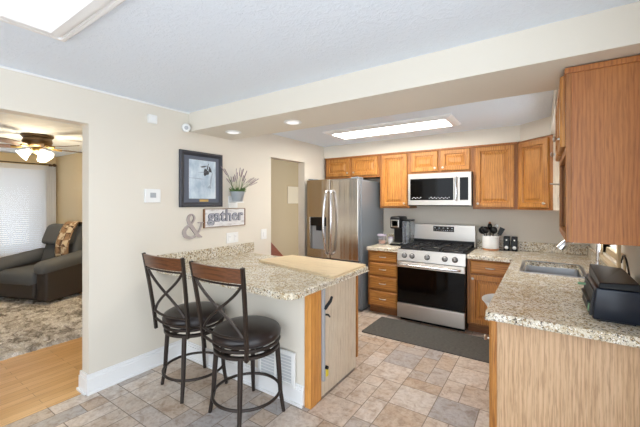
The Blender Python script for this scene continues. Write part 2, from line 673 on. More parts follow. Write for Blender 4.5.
def quad(x0, x1, y0, y1, ins, col, mi):
    vo = [bm.verts.new((x, y, 0)) for x, y in ((x0, y0), (x1, y0), (x1, y1), (x0, y1))]
    vi = [bm.verts.new((x, y, 0)) for x, y in ((x0 + ins, y0 + ins), (x1 - ins, y0 + ins), (x1 - ins, y1 - ins), (x0 + ins, y1 - ins))]
    for k in range(4):
        f = bm.faces.new((vo[k], vo[(k + 1) % 4], vi[(k + 1) % 4], vi[k]))
        f.material_index = 1
    f = bm.faces.new(vi)
    f.material_index = 0
    for l in f.loops:
        l[cl] = col


for j in range(ny):
    for i in range(nx):
        if used[i][j]:
            continue
        for (a, b_) in rnd.sample([(2, 2), (2, 2), (2, 1), (1, 2), (2, 1), (1, 1), (2, 2), (1, 2)], 8) + [(1, 1)]:
            if i + a <= nx and j + b_ <= ny and all(not used[i + p][j + q] for p in range(a) for q in range(b_)):
                break
        for p in range(a):
            for q in range(b_):
                used[i + p][j + q] = True
        t = rnd.choice(TONES)
        k = rnd.uniform(0.94, 1.05)
        quad(gx0 + i * cell, gx0 + (i + a) * cell, gy0 + j * cell, gy0 + (j + b_) * cell, 0.0032, (t[0] * k, t[1] * k, t[2] * k, 1), 0)
me = bpy.data.meshes.new('floor')
bm.to_mesh(me)
bm.free()
me.materials.append(stone)
me.materials.append(grout)
fl = bpy.data.objects.new('floor', me)
COL.objects.link(fl)
fl['kind'] = 'structure'
fl['label'] = 'stone-look tile kitchen floor'
ORIG['floor'] = Vector((0, 0, 0))

# living room shell (through the wide opening)
LX, LY = -8.2, 2.56
struct('floor_living', MB().box(LX - 0.1, -3.05, -3.0, LY, -0.03, 0.002), plank_floor(), 'honey wood plank living room floor')
ly0, ly1, lz0, lz1 = 0.1, 2.36, 0.55, 2.18
m = MB()
m.box(LX - 0.1, LX, -3.0, ly0, 0, ZC).box(LX - 0.1, LX, ly1, LY + 0.1, 0, ZC)
m.box(LX - 0.1, LX, ly0, ly1, 0, lz0).box(LX - 0.1, LX, ly0, ly1, lz1, ZC)
struct('wall_living_window', m, M['tan'], 'tan living room wall with the window')
struct('wall_living_side', MB().box(LX, XL - WT, LY, LY + 0.1, 0, ZC), M['tan'], 'tan living room side wall')
struct('wall_living_front', MB().box(LX, XL - WT, -3.1, -3.0, 0, ZC), M['tan'])
struct('ceiling_living', MB().box(LX - 0.1, XL - WT, -3.1, LY + 0.1, ZC, ZC + 0.02), M['ceiling'], 'living room ceiling')
# hall beyond the doorway
struct('wall_hall', MB().box(-4.45, -4.35, 2.72, 6.0, -0.5, ZC), M['hall'], 'beige hall wall beyond the doorway')
struct('wall_hall_end', MB().box(-4.35, XL - WT, 5.9, 6.0, 0, ZC), M['hall'])
struct('ceiling_hall', MB().box(-4.45, XL - WT, 2.72, 6.0, ZC, ZC + 0.02), M['ceiling'])
struct('floor_hall', MB().box(-4.35, XL - 0.05, 2.72, 6.0, -0.02, 0.0), M['stairwood'])

# baseboards and trims
def baseboard(name, x0, x1, y0, y1, axis, h=0.155, label=None):
    m = MB()
    m.box(x0, x1, y0, y1, 0, h - 0.035, 0.002)
    if axis == 'x+':
        m.box(x0, x1 - 0.006, y0, y1, h - 0.035, h - 0.012, 0.002).box(x0, x1 - 0.012, y0, y1, h - 0.012, h, 0.002)
        m.box(x0, x1 + 0.014, y0, y1, 0, 0.02, 0.004)
    else:
        m.box(x0, x1, y0 + 0.006, y1, h - 0.035, h - 0.012, 0.002).box(x0, x1, y0 + 0.012, y1, h - 0.012, h, 0.002)
        m.box(x0, x1, y0 - 0.014, y1, 0, 0.02, 0.004)
    return struct(name, m, M['white'], label)


baseboard('baseboard_left', XL, XL + 0.02, 1.13, 1.98, 'x+', label='white baseboard under the picture wall')
m = MB()
m.box(XL - WT - 0.02, XL, 1.13, 1.15, 0, 0.12, 0.002).box(XL - WT - 0.014, XL, 1.136, 1.15, 0.12, 0.155, 0.002)
m.box(XL - WT - 0.03, XL, 1.116, 1.15, 0, 0.02, 0.004)
struct('baseboard_opening', m, M['white'], 'white baseboard wrapping the wall end')
baseboard('baseboard_half', XL + 0.02, -1.475, 1.96, 1.98, 'y-', label='white baseboard of the peninsula half wall')
struct('wall_half', MB().box(XL, -1.475, 1.98, 2.08, 0, 0.875), M['wall'], 'cream half wall under the peninsula counter')
struct('trim_1', MB().box(XL, XL + 0.012, YR, 2.05, ZC - 0.014, ZC, 0.003), M['white'], 'thin white bead along the ceiling edge')

# sink window: frame, sill, pane
wf = thing('window_1', 'bright window over the sink', 'window', (XR, (wy0 + wy1) / 2, wz0))
wf['kind'] = 'structure'
m = MB()
m.box(XR - 0.015, XR + 0.06, wy0 - 0.06, wy0, wz0 - 0.02, wz1 + 0.06, 0.004).box(XR - 0.015, XR + 0.06, wy1, wy1 + 0.06, wz0 - 0.02, wz1 + 0.06, 0.004)
m.box(XR - 0.015, XR + 0.06, wy0, wy1, wz1, wz1 + 0.06, 0.004).box(XR + 0.04, XR + 0.06, wy0, wy1, 1.52, 1.56, 0.003)
m.box(XR + 0.02, XR + 0.06, wy0, wy1, wz0, wz0 + 0.05, 0.003)
obj('window_frame', m, M['hall'], wf)
obj('window_sill', MB().box(XR - 0.035, XR + 0.08, wy0 - 0.07, wy1 + 0.07, wz0 - 0.045, wz0 - 0.02, 0.004), M['hall'], wf)
obj('window_pane', MB().box(XR + 0.045, XR + 0.05, wy0, wy1, wz0, wz1), M['pane'], wf)
# living room window
wl = thing('window_2', 'living room window with blinds', 'window', (LX, (ly0 + ly1) / 2, lz0))
wl['kind'] = 'structure'
m = MB()
m.box(LX - 0.06, LX + 0.02, ly0 - 0.07, ly0, lz0 - 0.07, lz1 + 0.07, 0.004).box(LX - 0.06, LX + 0.02, ly1, ly1 + 0.07, lz0 - 0.07, lz1 + 0.07, 0.004)
m.box(LX - 0.06, LX + 0.02, ly0, ly1, lz1, lz1 + 0.07, 0.004).box(LX - 0.06, LX + 0.03, ly0, ly1, lz0 - 0.07, lz0, 0.004)
m.box(LX - 0.06, LX - 0.03, 1.15, 1.2, lz0, lz1)
obj('window_frame', m, M['white'], wl)
obj('window_pane', MB().box(LX - 0.055, LX - 0.05, ly0, ly1, lz0, lz1), M['pane'], wl)

# ------------------------------------------------------------------ ceiling lights
t = thing('ceiling_light_panel', 'large square lit ceiling panel in white moulding near the front', 'ceiling light', (-1.6, -0.05, ZC))
m = MB()
L = []
for off, dz in ((0.09, 0.0), (0.09, 0.012), (0.078, 0.022), (0.062, 0.022), (0.058, 0.012), (0.046, 0.012), (0.034, 0.030), (-0.004, 0.030), (-0.012, 0.022), (-0.012, -0.02)):
    L.append([m.bm.verts.new((x, y, ZC - dz)) for x, y in ((hx0 - off, hy0 - off), (hx1 + off, hy0 - off), (hx1 + off, hy1 + off), (hx0 - off, hy1 + off))])
for p, q in zip(L, L[1:]):
    for k in range(4):
        m.bm.faces.new((p[k], p[(k + 1) % 4], q[(k + 1) % 4], q[k]))
obj('moulding_frame', m, M['white'], t)
m = MB()
m.box(hx0 - 0.01, hx0, hy0, hy1, ZC + 0.021, ZC + 0.12).box(hx1, hx1 + 0.01, hy0, hy1, ZC + 0.021, ZC + 0.12)
m.box(hx0 - 0.01, hx1 + 0.01, hy0 - 0.01, hy0, ZC + 0.021, ZC + 0.12).box(hx0 - 0.01, hx1 + 0.01, hy1, hy1 + 0.01, ZC + 0.021, ZC + 0.12)
obj('recess_sides', m, M['white'], t)
obj('diffuser', MB().box(hx0 - 0.01, hx1 + 0.01, hy0 - 0.01, hy1 + 0.01, ZC + 0.12, ZC + 0.13), M['diffuser'], t, label='glowing white diffuser')

t = thing('fluorescent_light', 'long lit fluorescent fixture on the ceiling above the range area', 'ceiling light', (-1.58, 3.81, ZC))
m = MB()
fx0, fx1, fy0, fy1 = -2.36, -0.78, 3.56, 4.08
m.rings((fx0, fy1, ZC), (1, 0, 0), (0, -1, 0), (0, 0, -1), fx1 - fx0, fy1 - fy0,
        [(0.0, 0.0), (0.0, 0.012), (0.02, 0.026), (0.05, 0.036), (0.08, 0.036), (0.085, 0.026)])
obj('housing', m, M['white'], t)
obj('diffuser', MB().box(fx0 + 0.085, fx1 - 0.085, fy0 + 0.085, fy1 - 0.085, ZC - 0.031, ZC - 0.02, 0.004), M['diffuser2'], t, label='glowing white diffuser')

for i, (x, y, lb) in enumerate(((-2.63, 2.31, 'recessed can light in the beam nearest the picture wall'),
                                (-1.86, 2.32, 'recessed can light farther along the beam from the wall'))):
    t = thing('recessed_light', lb, 'ceiling light', (x, y, 2.25), 'can lights in the beam')
    obj('trim_ring', MB().lathe([(0.078, 0), (0.082, -0.006), (0.062, -0.012), (0.055, -0.004)], (x, y, 2.25), cap=False), M['plastic'], t, True)
    obj('lens', MB().lathe([(0.056, 0), (0.056, -0.007), (0.02, -0.010)], (x, y, 2.25)), M['canlens'], t, True)

# ------------------------------------------------------------------ cabinet fronts
DOOR = [(0, 0), (0, 0.016), (0.006, 0.024), (0.052, 0.024), (0.060, 0.006), (0.074, 0.006), (0.105, 0.020)]
DRAW = [(0, 0), (0, 0.012), (0.014, 0.024), (0.018, 0.024)]


def knob(P, N, parent):
    obj('knob', MB().lathe([(0.007, 0), (0.006, 0.012), (0.013, 0.018), (0.016, 0.024), (0.013, 0.030), (0.004, 0.032)], P, N, 14),
        M['nickel'], parent, True, label='small nickel knob')


def door(root, P, U, N, w_, h_, kn=None, mat='oak', name='door'):
    d = obj(name, MB().rings(P, U, (0, 0, 1), N, w_, h_, DOOR), M[mat], root)
    if kn:
        k = Vector(P) + Vector(U) * kn[0] + Vector((0, 0, kn[1])) + Vector(N) * 0.024
        knob(k, N, d)
    return d


def drawer(root, P, U, N, w_, h_, pull=True):
    d = obj('drawer', MB().rings(P, U, (0, 0, 1), N, w_, h_, DRAW), M['oak_x'], root)
    if pull:
        U, N = Vector(U), Vector(N)
        c = Vector(P) + U * w_ / 2 + Vector((0, 0, h_ / 2)) + N * 0.024
        pts = [c - U * 0.045, c - U * 0.042 + N * 0.018, c - U * 0.02 + N * 0.026, c + U * 0.02 + N * 0.026, c + U * 0.042 + N * 0.018, c + U * 0.045]
        obj('pull', MB().tube(pts, 0.0055, 8), M['nickel'], d, True, label='bowed nickel pull')
    return d


UX, NY = (1, 0, 0), (0, -1, 0)
YF = 4.56     # wall cabinet face
ZT = 2.24


def wall_cab(label, x0, x1, z0, doors):
    t = thing('wall_cabinet', label, 'cabinet', ((x0 + x1) / 2, YB, z0), 'oak wall cabinets')
    m = MB()
    m.box(x0, x1, YF, YB, z0, ZT)
    obj('body', m, M['oak_shade_frame'], t)
    obj('top_moulding', MB().box(x0, x1, YF - 0.016, YF, ZT - 0.018, ZT + 0.003, 0.003), M['oak_end'], t, label='darker brown top moulding')
    for (a, b_, za, zb, kx, kz) in doors:
        door(t, (a, YF, za), UX, NY, b_ - a, zb - za, (kx, kz))
    return t


XA, XB_, XM0, XM1, XD = -2.965, -2.0, -1.555, -0.735, -0.25
t = wall_cab('wide low oak wall cabinet with two doors above the fridge', XA, XB_, 1.905,
             [(XA + 0.03, -2.51, 1.935, 2.215, 0.40, 0.05), (-2.46, XB_ - 0.03, 1.935, 2.215, 0.035, 0.05)])
t = wall_cab('tall single-door oak wall cabinet between fridge and microwave', XB_ + 0.002, XM0 - 0.002, 1.44, [(XB_ + 0.035, XM0 - 0.03, 1.465, 2.215, 0.345, 0.045)])
t = wall_cab('short two-door oak wall cabinet directly above the microwave', XM0, XM1, 1.918,
             [(XM0 + 0.03, -1.165, 1.945, 2.215, 0.33, 0.04), (-1.125, XM1 - 0.03, 1.945, 2.215, 0.03, 0.04)])
t = wall_cab('tall single-door oak wall cabinet right of the microwave', XM1 + 0.002, XD, 1.44, [(XM1 + 0.035, XD - 0.03, 1.465, 2.215, 0.03, 0.045)])
# diagonal corner cabinet
t = thing('corner_wall_cabinet', 'diagonal oak wall cabinet in the corner', 'cabinet', (0.1, 4.7, 1.44))
A, B = Vector((-0.245, 4.56, 0)), Vector((0.085, 4.25, 0))
obj('body', MB().prism([(XD + 0.002, YB), (XD + 0.002, 4.56), A[:2], B[:2], (XR, 4.25), (XR, YB)], 1.44, ZT), M['oak_shade_frame'], t)
obj('side_panel', MB().box(0.092, XR - 0.002, 4.244, 4.25, 1.442, ZT - 0.002), M['panel'], t, label='pale side panel')
U = (B - A).normalized()
N = Vector((U.y, -U.x, 0))
door(t, A + U * 0.035 + Vector((0, 0, 1.465)), U, N, (B - A).length - 0.07, 0.75, ((B - A).length - 0.10, 0.05))

# near right wall cabinet: brown end panel, upper doors, open shelf below
rx, ry0, ry1, rz0 = 0.115, 2.20, 3.03, 1.315
t = thing('wall_cabinet', 'large brown oak wall cabinet end hanging from the beam over the sink counter', 'cabinet', (0.28, 2.6, rz0), 'oak wall cabinets')
m = MB()
m.box(rx, XR, ry0 + 0.012, ry0 + 0.03, rz0, ZT - 0.005).box(rx, XR, ry1 - 0.02, ry1, rz0, ZT - 0.005)
m.box(rx, XR, ry0 + 0.03, ry1 - 0.02, rz0, rz0 + 0.03).box(rx, XR, ry0 + 0.03, ry1 - 0.02, 1.80, 1.84).box(rx, XR, ry0 + 0.03, ry1 - 0.02, ZT - 0.03, ZT - 0.005)
m.box(XR - 0.012, XR, ry0 + 0.03, ry1 - 0.02, rz0, ZT - 0.01)
obj('body', m, M['oak'], t)
m = MB().box(rx + 0.012, XR, ry0, ry0 + 0.012, rz0, ZT - 0.022)
obj('end_panel', m, M['oak_end'], t, label='brown oak end panel')
m = MB()
m.box(rx - 0.012, rx + 0.012, ry0 - 0.004, ry0 + 0.04, rz0, ZT - 0.02, 0.003).box(rx - 0.012, rx + 0.008, ry1 - 0.04, ry1, rz0, ZT - 0.02, 0.003)
m.box(rx - 0.012, rx + 0.008, ry0 + 0.04, ry1 - 0.04, rz0, rz0 + 0.04, 0.003).box(rx - 0.012, rx + 0.008, ry0 + 0.04, ry1 - 0.04, 1.79, 1.85, 0.003)
obj('face_frame', m, M['oak_shade_frame'], t)
m = MB().box(rx - 0.018, XR, ry0 - 0.012, ry0 + 0.012, ZT - 0.026, ZT + 0.004, 0.004).box(rx - 0.018, rx + 0.01, ry0, ry1, ZT - 0.026, ZT + 0.004, 0.004)
obj('top_moulding', m, M['oak_end'], t, label='brown top moulding')
UY, NX = (0, -1, 0), (-1, 0, 0)
door(t, (rx - 0.012, 2.60, 1.83), UY, NX, 0.37, 0.385, (0.335, 0.05))
door(t, (rx - 0.012, 3.01, 1.83), UY, NX, 0.37, 0.385, (0.035, 0.05))
obj('shelf', MB().box(rx + 0.02, XR - 0.012, ry0 + 0.03, ry1 - 0.02, 1.55, 1.568), M['dark_inside'], t)
obj('peg', MB().tube([(rx - 0.012, 3.0, 1.66), (rx - 0.05, 3.0, 1.662), (rx - 0.07, 3.0, 1.668)], 0.005, 8), M['nickel'], t, True, label='thin nickel peg')

# ------------------------------------------------------------------ base cabinets
YBF = 4.19
ZCAB = 0.875
# drawer stack left of the range
t = thing('base_cabinet', 'narrow oak base cabinet with four drawers between fridge and range', 'cabinet', (-1.79, 4.55, 0), 'oak base cabinets')
obj('body', MB().box(-2.015, -1.572, YBF, YB, 0.105, ZCAB), M['oak_shade_frame'], t)
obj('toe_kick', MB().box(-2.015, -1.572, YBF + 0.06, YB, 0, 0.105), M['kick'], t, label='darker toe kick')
z = 0.125
for h in (0.19, 0.172, 0.162, 0.126):
    drawer(t, (-1.99, YBF, z), UX, NY, 0.40, h)
    z += h + 0.025
# right of the range
t = thing('base_cabinet', 'oak base cabinet with one drawer over one door right of the range', 'cabinet', (-0.5, 4.55, 0), 'oak base cabinets')
obj('body', MB().box(-0.735, -0.245, YBF, YB, 0.105, ZCAB), M['oak_shade_frame'], t)
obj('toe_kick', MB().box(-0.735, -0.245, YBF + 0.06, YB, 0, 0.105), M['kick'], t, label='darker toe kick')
drawer(t, (-0.70, YBF, 0.705), UX, NY, 0.42, 0.145)
door(t, (-0.70, YBF, 0.125), UX, NY, 0.42, 0.56, (0.03, 0.52))
# sink run, finished end panel toward the camera
t = thing('sink_base_cabinet', 'sink base cabinet with pale unstained oak end panel', 'cabinet', (0.1, 3.1, 0))
m = MB().box(-0.235, -0.215, 2.11, 4.185, 0.105, ZCAB).box(-0.215, XR - 0.003, 2.14, 2.16, 0.105, ZCAB).box(-0.215, XR - 0.003, 4.165, 4.185, 0.105, ZCAB).box(-0.215, XR - 0.003, 2.16, 4.165, 0.105, 0.12)
obj('body', m, M['oak'], t)
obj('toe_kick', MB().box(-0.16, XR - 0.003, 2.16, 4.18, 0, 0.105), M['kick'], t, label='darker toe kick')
obj('end_panel', MB().box(-0.215, XR - 0.003, 2.118, 2.14, 0, ZCAB), M['oak_raw'], t, label='pale unstained oak end panel')
obj('corner_stile', MB().box(-0.242, -0.215, 2.112, 2.145, 0, ZCAB, 0.002), M['oak'], t)
y = 2.62
for k in range(4):
    door(t, (-0.235, y, 0.125), UY, NX, 0.47, 0.72, (0.44 if k % 2 == 0 else 0.03, 0.60))
    y += 0.49

# ------------------------------------------------------------------ countertops
def splash(x0, x1, y0, y1, z1=1.03):
    return MB().box(x0, x1, y0, y1, 0.9155, z1, 0.003)


t = thing('granite_countertop', 'L-shaped speckled granite worktop around the sink', 'countertop', (0.1, 4.4, 0.875))
m = MB()
r = 0.03
out = [(-0.737, 4.895), (-0.737, 4.15), (-0.27, 4.15), (-0.27, 2.05 + r)]
out += [(-0.27 + r - r * math.cos(a * PI / 12), 2.05 + r - r * math.sin(a * PI / 12)) for a in range(1, 7)]
out += [(XR - 0.002, 2.05), (XR - 0.002, 4.895)]
sx0, sx1, sy0, sy1 = -0.15, 0.29, 3.42, 4.07


def rrect(x0, x1, y0, y1, r, n=4):
    p = []
    for cx, cy, a0 in ((x1 - r, y0 + r, -90), (x1 - r, y1 - r, 0), (x0 + r, y1 - r, 90), (x0 + r, y0 + r, 180)):
        for k in range(n + 1):
            a = math.radians(a0 + 90 * k / n)
            p.append((cx + r * math.cos(a), cy + r * math.sin(a)))
    return p


m.prism(out, 0.8755, 0.9145, 0.009, [rrect(sx0, sx1, sy0, sy1, 0.04)])
obj('worktop', m, M['granite'], t)
m = MB().box(-0.737, XR - 0.002, YB - 0.022, YB - 0.001, 0.9148, 1.03, 0.003).box(XR - 0.022, XR - 0.001, 2.05, YB - 0.022, 0.9148, 1.03, 0.003)
obj('backsplash', m, M['granite'], t)

t = thing('granite_countertop', 'short granite worktop between fridge and range', 'countertop', (-1.8, 4.5, 0.875))
obj('worktop', MB().prism([(-2.02, 4.895), (-2.02, 4.15), (-1.57, 4.15), (-1.57, 4.895)], 0.8755, 0.9145, 0.009), M['granite'], t)
obj('backsplash', MB().box(-2.02, -1.57, YB - 0.022, YB - 0.001, 0.9148, 1.03, 0.003), M['granite'], t)

t = thing('granite_countertop', 'granite breakfast bar top with rounded corner behind the stools', 'countertop', (-2.2, 2.3, 0.875))
r = 0.09
out = [(XL + 0.001, 2.86), (XL + 0.001, 1.71), (-1.375 - r, 1.71)]
out += [(-1.375 - r + r * math.sin(a * PI / 16), 1.71 + r - r * math.cos(a * PI / 16)) for a in range(1, 9)]
out += [(-1.375, 2.86)]
obj('worktop', MB().prism(out, 0.8755, 0.9145, 0.009), M['granite'], t)
obj('backsplash', MB().box(XL + 0.001, XL + 0.022, 1.71, 2.95, 0.9148, 1.03, 0.003), M['granite'], t)

# sink
t = thing('undermount_sink', 'stainless steel sink set in the right worktop', 'sink', (0.07, 3.75, 0.72))
bm_ = MB()
b = bm_.bm
L = []
for (ins, zz, rr) in ((-0.008, 0.872, 0.045), (0.0, 0.872, 0.04), (0.006, 0.80, 0.045), (0.012, 0.72, 0.05), (0.05, 0.70, 0.05)):
    L.append([b.verts.new((x, y, zz)) for x, y in rrect(sx0 + ins, sx1 - ins, sy0 + ins, sy1 - ins, rr)])
for p, q in zip(L, L[1:]):
    for k in range(len(p)):
        b.faces.new((p[k], p[(k + 1) % len(p)], q[(k + 1) % len(p)], q[k]))
b.faces.new(L[-1])
M['sink'] = base_mat('satin_sink_steel', rgb(176, 178, 182), 0.3, 0.95)
obj('basin', bm_, M['sink'], t, True)
rm = MB()
rm.prism(rrect(sx0 - 0.024, sx1 + 0.024, sy0 - 0.024, sy1 + 0.024, 0.055), 0.9150, 0.9195, 0.0015, [rrect(sx0 + 0.004, sx1 - 0.004, sy0 + 0.004, sy1 - 0.004, 0.038)])
obj('rim', rm, M['sink'], t)
obj('drain', MB().lathe([(0.045, 0), (0.04, 0.006), (0.02, 0.003)], (0.07, 3.75, 0.70)), M['chrome'], t, True)

# faucet: tall gooseneck, arc behind the wall cabinet, spray head visible below it
t = thing('kitchen_faucet', 'chrome gooseneck faucet standing behind the sink', 'faucet', (0.365, 3.40, 0.9145))
obj('base', MB().lathe([(0.032, 0), (0.03, 0.012), (0.024, 0.03), (0.022, 0.10), (0.02, 0.14)], (0.365, 3.40, 0.9145)), M['chrome'], t, True)
pts = [(0.365, 3.40, 1.05), (0.365, 3.40, 1.22)]
for k in range(0, 11):
    a = PI * k / 10
    pts.append((0.265 + 0.10 * math.cos(a), 3.40 - 0.24 + 0.24 * math.cos(a), 1.24 + 0.12 * math.sin(a)))
obj('spout', MB().tube(pts, 0.012, 12), M['chrome'], t, True)
e = Vector(pts[-1])
obj('spray_head', MB().lathe([(0.014, 0), (0.022, 0.02), (0.032, 0.10), (0.030, 0.105)], e + Vector((0, 0, 0.035)), (-0.75, -0.1, -1), 16), M['chrome'], t, True)
obj('lever', MB().tube([(0.365, 3.37, 1.0), (0.355, 3.34, 1.01), (0.34, 3.30, 1.05)], [0.008, 0.007, 0.005], 8), M['chrome'], t, True)

# ------------------------------------------------------------------ peninsula
t = thing('peninsula_cabinet', 'peninsula cabinet with pale grooved end panel and amber corner post', 'cabinet', (-2.2, 2.4, 0))
obj('body', MB().box(XL + 0.005, -1.46, 2.085, 2.70, 0.1, ZCAB).box(XL + 0.005, -1.46, 2.085, 2.64, 0, 0.1), M['oak'], t)
m = MB()
for k in range(12):
    a = 2.135 + k * 0.0475
    m.box(-1.46, -1.425, a, a + 0.0455, 0.012, ZCAB, 0.003)
m.box(-1.46, -1.430, 2.135, 2.705, 0.012, ZCAB)
obj('end_panel', m, M['panel'], t, label='pale grooved wood end panel')
m = MB().box(-1.472, -1.415, 1.975, 2.055, 0, ZCAB, 0.003).box(-1.472, -1.420, 2.056, 2.125, 0, ZCAB, 0.003)
obj('corner_post', m, M['post'], t, label='amber oak corner post')
obj('face_stile', MB().box(-1.46, -1.42, 2.71, 2.74, 0.1, ZCAB, 0.002), M['oak'], t)
# grey gate bar on the end of the peninsula
t = thing('retractable_gate_bar', 'slim grey upright gate bar with black latch on the peninsula end', 'gate', (-1.41, 2.14, 0.12))
obj('bar', MB().box(-1.424, -1.398, 2.128, 2.150, 0.14, 0.865, 0.004), M['greyplastic'], t)
m = MB().tube([(-1.398, 2.14, 0.70), (-1.392, 2.145, 0.71), (-1.388, 2.15, 0.72), (-1.375, 2.185, 0.755), (-1.37, 2.20, 0.79)], [0.012, 0.013, 0.013, 0.013, 0.010], 8)
obj('latch', m, M['black'], t, True, label='black latch')
obj('release_button', MB().tube([(-1.40, 2.15, 0.655), (-1.385, 2.17, 0.65), (-1.38, 2.185, 0.63)], [0.008, 0.008, 0.006], 8), M['black'], t, True, label='small black button')
obj('clip', MB().lathe([(0.014, 0), (0.014, 0.02)], (-1.40, 2.155, 0.245), (1, 0, 0), 12), M['black'], t, True, label='black round clip')
obj('tag', MB().box(-1.40, -1.392, 2.155, 2.185, 0.17, 0.235, 0.002), M['yellow'], t, label='yellow tag')
# loose board lying on the counter
o = obj('wooden_board', MB().prism([(-2.42, 2.46), (-1.385, 2.245), (-1.40, 2.855), (-2.33, 2.90)], 0.9155, 0.937, 0.003), M['board'])
tag(o, 'large pale wooden board lying on the breakfast bar top', 'board')
# wall vent in the half wall
t = thing('wall_vent', 'white wall register low in the half wall beneath the bar', 'vent', (-1.73, 1.957, 0.25))
m = MB()
m.rings((-1.93, 1.96, 0.12), UX, (0, 0, 1), NY, 0.385, 0.27, [(0, 0), (0.004, 0.012), (0.03, 0.014), (0.034, 0.004)])
m.box(-1.745, -1.73, 1.944, 1.956, 0.15, 0.36)
obj('frame', m, M['plastic'], t)
obj('backing', MB().box(-1.897, -1.574, 1.9545, 1.9575, 0.152, 0.358), base_mat('slot_shade_grey', rgb(206, 208, 210), 0.6), t, label='grey backing with slot shade in its colour')  # grey sheet stands in for shade between the louvres
m = MB()
for k in range(9):
    zz = 0.158 + k * 0.0245
    for a in (-1.893, -1.725):
        m.hexa([(a, 1.956, zz), (a + 0.145, 1.956, zz), (a + 0.145, 1.956, zz + 0.004), (a, 1.956, zz + 0.004),
                (a, 1.947, zz + 0.010), (a + 0.145, 1.947, zz + 0.010), (a + 0.145, 1.947, zz + 0.014), (a, 1.947, zz + 0.014)])
obj('grille', m, M['plastic'], t)

# ------------------------------------------------------------------ refrigerator
FX0, FX1, FY, FZ = -2.935, -2.075, 4.0, 1.855
t = thing('refrigerator', 'stainless steel french door refrigerator with water dispenser', 'refrigerator', (-2.52, 4.4, 0))
obj('body', MB().box(FX0, FX1, FY + 0.10, 4.86, 0.03, FZ - 0.02, 0.008).box(FX0 + 0.03, FX1 - 0.03, FY + 0.16, 4.8, 0, 0.05), M['fridge_side'], t, label='grey painted body')
xm = -2.525
dl = MB()
# left door with a niche for the dispenser
nz0, nz1, nx0, nx1 = 0.84, 1.31, FX0 + 0.06, FX0 + 0.34
dl.box(FX0, nx0, FY, FY + 0.085, 0.72, FZ, 0.006).box(nx1, xm - 0.003, FY, FY + 0.085, 0.72, FZ, 0.006)
dl.box(nx0 - 0.006, nx1 + 0.006, FY, FY + 0.085, 0.72, nz0, 0.0).box(nx0 - 0.006, nx1 + 0.006, FY, FY + 0.085, nz1, FZ, 0.0)
dl.box(nx0, nx1, FY + 0.07, FY + 0.085, nz0, nz1)
d1 = obj('door', dl, M['steel_v'], t)
m = MB().box(nx0 + 0.005, nx1 - 0.005, FY + 0.05, FY + 0.07, nz0, nz1 - 0.13)
disp = obj('water_dispenser', m, M['greyplastic'], d1, label='grey water dispenser in the left door')
obj('dispenser_display', MB().box(nx0 + 0.005, nx1 - 0.005, FY - 0.004, FY + 0.02, nz1 - 0.13, nz1 - 0.005, 0.004), M['screen'], d1, label='dark glossy display')
obj('dispenser_spout', MB().box(nx0 + 0.10, nx1 - 0.10, FY + 0.005, FY + 0.06, nz1 - 0.20, nz1 - 0.13, 0.006), M['black'], d1, label='black spout')
obj('door', MB().box(xm + 0.003, FX1, FY, FY + 0.085, 0.72, FZ, 0.010), M['steel_v'], t)
fd = obj('freezer_drawer', MB().box(FX0, FX1, FY, FY + 0.085, 0.06, 0.71, 0.010), M['steel_v'], t)
obj('handle', MB().tube([(FX0 + 0.1, FY, 0.69), (FX0 + 0.1, FY - 0.05, 0.69), (FX1 - 0.1, FY - 0.05, 0.69), (FX1 - 0.1, FY, 0.69)], 0.013, 10), M['chrome'], fd, True)
for s, dd in ((-1, d1), (1, bpy.data.objects[d1.name + '.001'] if (d1.name + '.001') in bpy.data.objects else d1)):
    x = xm + s * 0.04
    pts = [(x, FY, 0.79), (x, FY - 0.05, 0.80)]
    for k in range(9):
        pts.append((x + s * 0.024 * math.sin(PI * k / 8), FY - 0.055 - 0.03 * math.sin(PI * k / 8), 0.82 + 0.84 * k / 8))
    pts += [(x, FY - 0.05, 1.68), (x, FY, 1.69)]
    obj('handle', MB().tube(pts, 0.018, 12), M['chrome'], dd, True, label='bowed chrome handle')
for dd in [o for o in t.children if o.name.split('.')[0] in ('door', 'freezer_drawer')]:
    dd.data.materials.append(M['fridge_side'])
    for p in dd.data.polygons:
        if p.normal.x > 0.9 and p.center.x + ORIG[t.name].x > FX1 - 0.02:
            p.material_index = 1
obj('hinge_cap', MB().box(FX0 + 0.01, FX0 + 0.10, FY + 0.02, FY + 0.16, FZ - 0.02, FZ + 0.02, 0.006), M['fridge_side'], t)
obj('hinge_cap', MB().box(FX1 - 0.12, FX1 - 0.01, FY + 0.02, FY + 0.18, FZ - 0.02, FZ + 0.02, 0.006), M['fridge_side'], t)

# ------------------------------------------------------------------ range
RX0, RX1 = -1.566, -0.742
t = thing('gas_range', 'stainless steel gas range with black oven window', 'range', (-1.16, 4.5, 0))
obj('body', MB().box(RX0, RX1, 4.145, 4.88, 0.035, 0.905).box(RX0 + 0.02, RX1 - 0.02, 4.18, 4.86, 0, 0.035), M['black'], t, label='black side panels')
dr = obj('oven_door', MB().rings((RX0 + 0.004, 4.145, 0.245), UX, (0, 0, 1), NY, RX1 - RX0 - 0.008, 0.525, [(0, 0), (0, 0.035), (0.004, 0.04), (0.01, 0.04)]), M['glass_black'], t, label='black glass oven door')
obj('door_band', MB().box(RX0 + 0.004, RX1 - 0.004, 4.098, 4.145, 0.695, 0.772, 0.004), M['steel'], dr, label='stainless band at the top of the door')
m = MB()
hz = 0.735
pts = [(RX0 + 0.05, 4.10, hz), (RX0 + 0.05, 4.05, hz), (RX0 + 0.08, 4.035, hz), (RX1 - 0.08, 4.035, hz), (RX1 - 0.05, 4.05, hz), (RX1 - 0.05, 4.10, hz)]
obj('handle', m.tube(pts, 0.013, 12), M['chrome'], dr, True, label='long chrome bar handle')
obj('drawer', MB().box(RX0 + 0.004, RX1 - 0.004, 4.10, 4.145, 0.05, 0.235, 0.006), M['steel'], t, label='stainless storage drawer')
